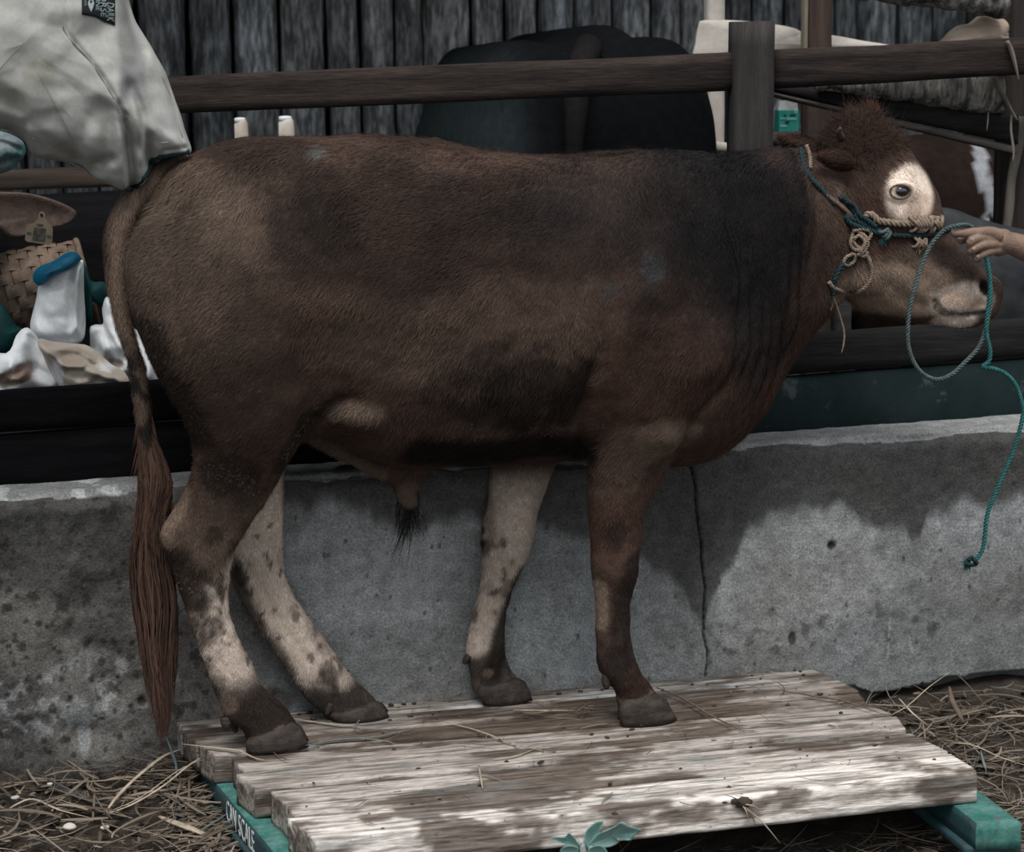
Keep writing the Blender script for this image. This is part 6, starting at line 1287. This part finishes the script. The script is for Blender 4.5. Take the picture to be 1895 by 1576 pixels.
stalk([(1815, 1388, .03), (1820, 1410, .02), (1826, 1428, .005)], .003, 'pale blue-grey blade standing right of the platform', m_st3)
# manure-clotted tuft hanging from the front plank
o = straws(26, lambda R_, n: np.stack([R_.normal(.26, .02, n), R_.normal(-.10, .02, n)], 1)*0+np.stack([onz(1082, 1322, .152)[0]+R_.normal(0, .012, n), onz(1082, 1322, .152)[1]+R_.normal(0, .010, n)], 1), lambda x, y: x*0+.153, .02, .06, .001, .003, 'straw_tuft', .8, .014, 14); tag(o, 'tangled tuft of straw on the planks between the front hooves', 'straw', None, 'stuff')
tuft = empty('muddy_straw_tuft', tuple(onz(1370, 1485, .12)), 'muddy straw tuft hanging over the edge of the front plank', 'straw')
fe = onz(1370, 1478, .14); V0 = [fe+np.array([-.002, -.006, 0])]
for k, (x1, y1, r) in enumerate(((1444, 1560, .0028), (1400, 1530, .002), (1410, 1500, .0022), (1340, 1470, .002), (1385, 1520, .0015))):
    a = at(1372, 1487, fe[1]-.012); b = at(x1, y1, fe[1]-.018); m_p = (a+b)/2+[0, -.008, .006]; link('stem', mesh(*tube([a, m_p, b], [r, r, r*.4], 6, 4, .5)), m_st1 if k % 2 == 0 else m_st2, tuft)
v, f = ell(at(1372, 1484, fe[1]-.008), (.022, .008, .010), 14, 10); me = mesh(v, f); c = getco(me); setco(me, c+getno(me)*((fbm(c, 4, 4, 90)-.5)*.012)[:, None]); link('mud_clot', me, m_mud, tuft)
# weed with blue-green leaves in front
weed = empty('weed', tuple(onz(1080, 1600, -.02)), 'blue-green weed with lobed leaves growing in front of the platform', 'plant')
m_leaf = material('dusty_blue_green_leaf', (.19, .35, .32), (.30, .43, .40), scale=70, rough=.6, bump=.3, bscale=60, lo=.35, hi=.75); m_stem = material('whitish_stem', (.42, .46, .45), (.25, .28, .26), scale=60)
def leaf(poly, cen, Y, tilt, name='leaf'):
    O = crm(np.array([[x, y] for x, y in poly], float), 3, True); n = len(O); V = []; Fc = []; m = 6; cx_, cy_ = cen
    for i in range(m+1):
        s = i/m
        for q_ in O:
            x = cx_+(q_[0]-cx_)*s; y = cy_+(q_[1]-cy_)*s; V.append(at(x, y, Y+tilt*(y-cy_)/900*1.0-.012*s*s+.004*sin((x-cx_)/7)*s))
    for i in range(m):
        for j in range(n): j2 = (j+1) % n; Fc.append((i*n+j, i*n+j2, (i+1)*n+j2, (i+1)*n+j))
    me = mesh(V, Fc); bm = bmesh.new(); bm.from_mesh(me); bmesh.ops.remove_doubles(bm, verts=bm.verts, dist=1e-5); bm.to_mesh(me); bm.free(); o = link(name, me, m_leaf, weed); md = o.modifiers.new('t', 'SOLIDIFY'); md.thickness = .0008; return o
WY = -.90
leaf([(1091, 1572), (1083, 1556), (1084, 1540), (1094, 1527), (1106, 1520), (1117, 1519), (1111, 1530), (1110, 1540), (1100, 1556)], (1098, 1545), WY, .3)
leaf([(1091, 1562), (1105, 1545), (1125, 1535), (1140, 1528), (1151, 1521), (1165, 1529), (1187, 1535), (1176, 1545), (1167, 1554), (1150, 1551), (1139, 1549), (1145, 1558), (1130, 1566), (1112, 1567), (1098, 1563)], (1130, 1548), WY-.02, .6)
leaf([(1070, 1569), (1050, 1563), (1030, 1556), (1022, 1551), (1028, 1549), (1045, 1549), (1052, 1541), (1062, 1549), (1069, 1560)], (1052, 1556), WY, .4)
leaf([(1070, 1568), (1050, 1564), (1036, 1574), (1050, 1585), (1068, 1580)], (1056, 1573), WY-.02, .4); leaf([(1088, 1572), (1105, 1564), (1120, 1570), (1125, 1590), (1095, 1588)], (1104, 1578), WY-.03, .4)
g0 = at(1082, 1560, WY); link('stem', mesh(*tube([[g0[0]+.005, g0[1]+.02, float(gz(0, g0[1]))-.03], at(1080, 1580, WY), at(1076, 1560, WY), at(1078, 1552, WY)], [.006, .006, .007, .004], 10)), m_stem, weed)
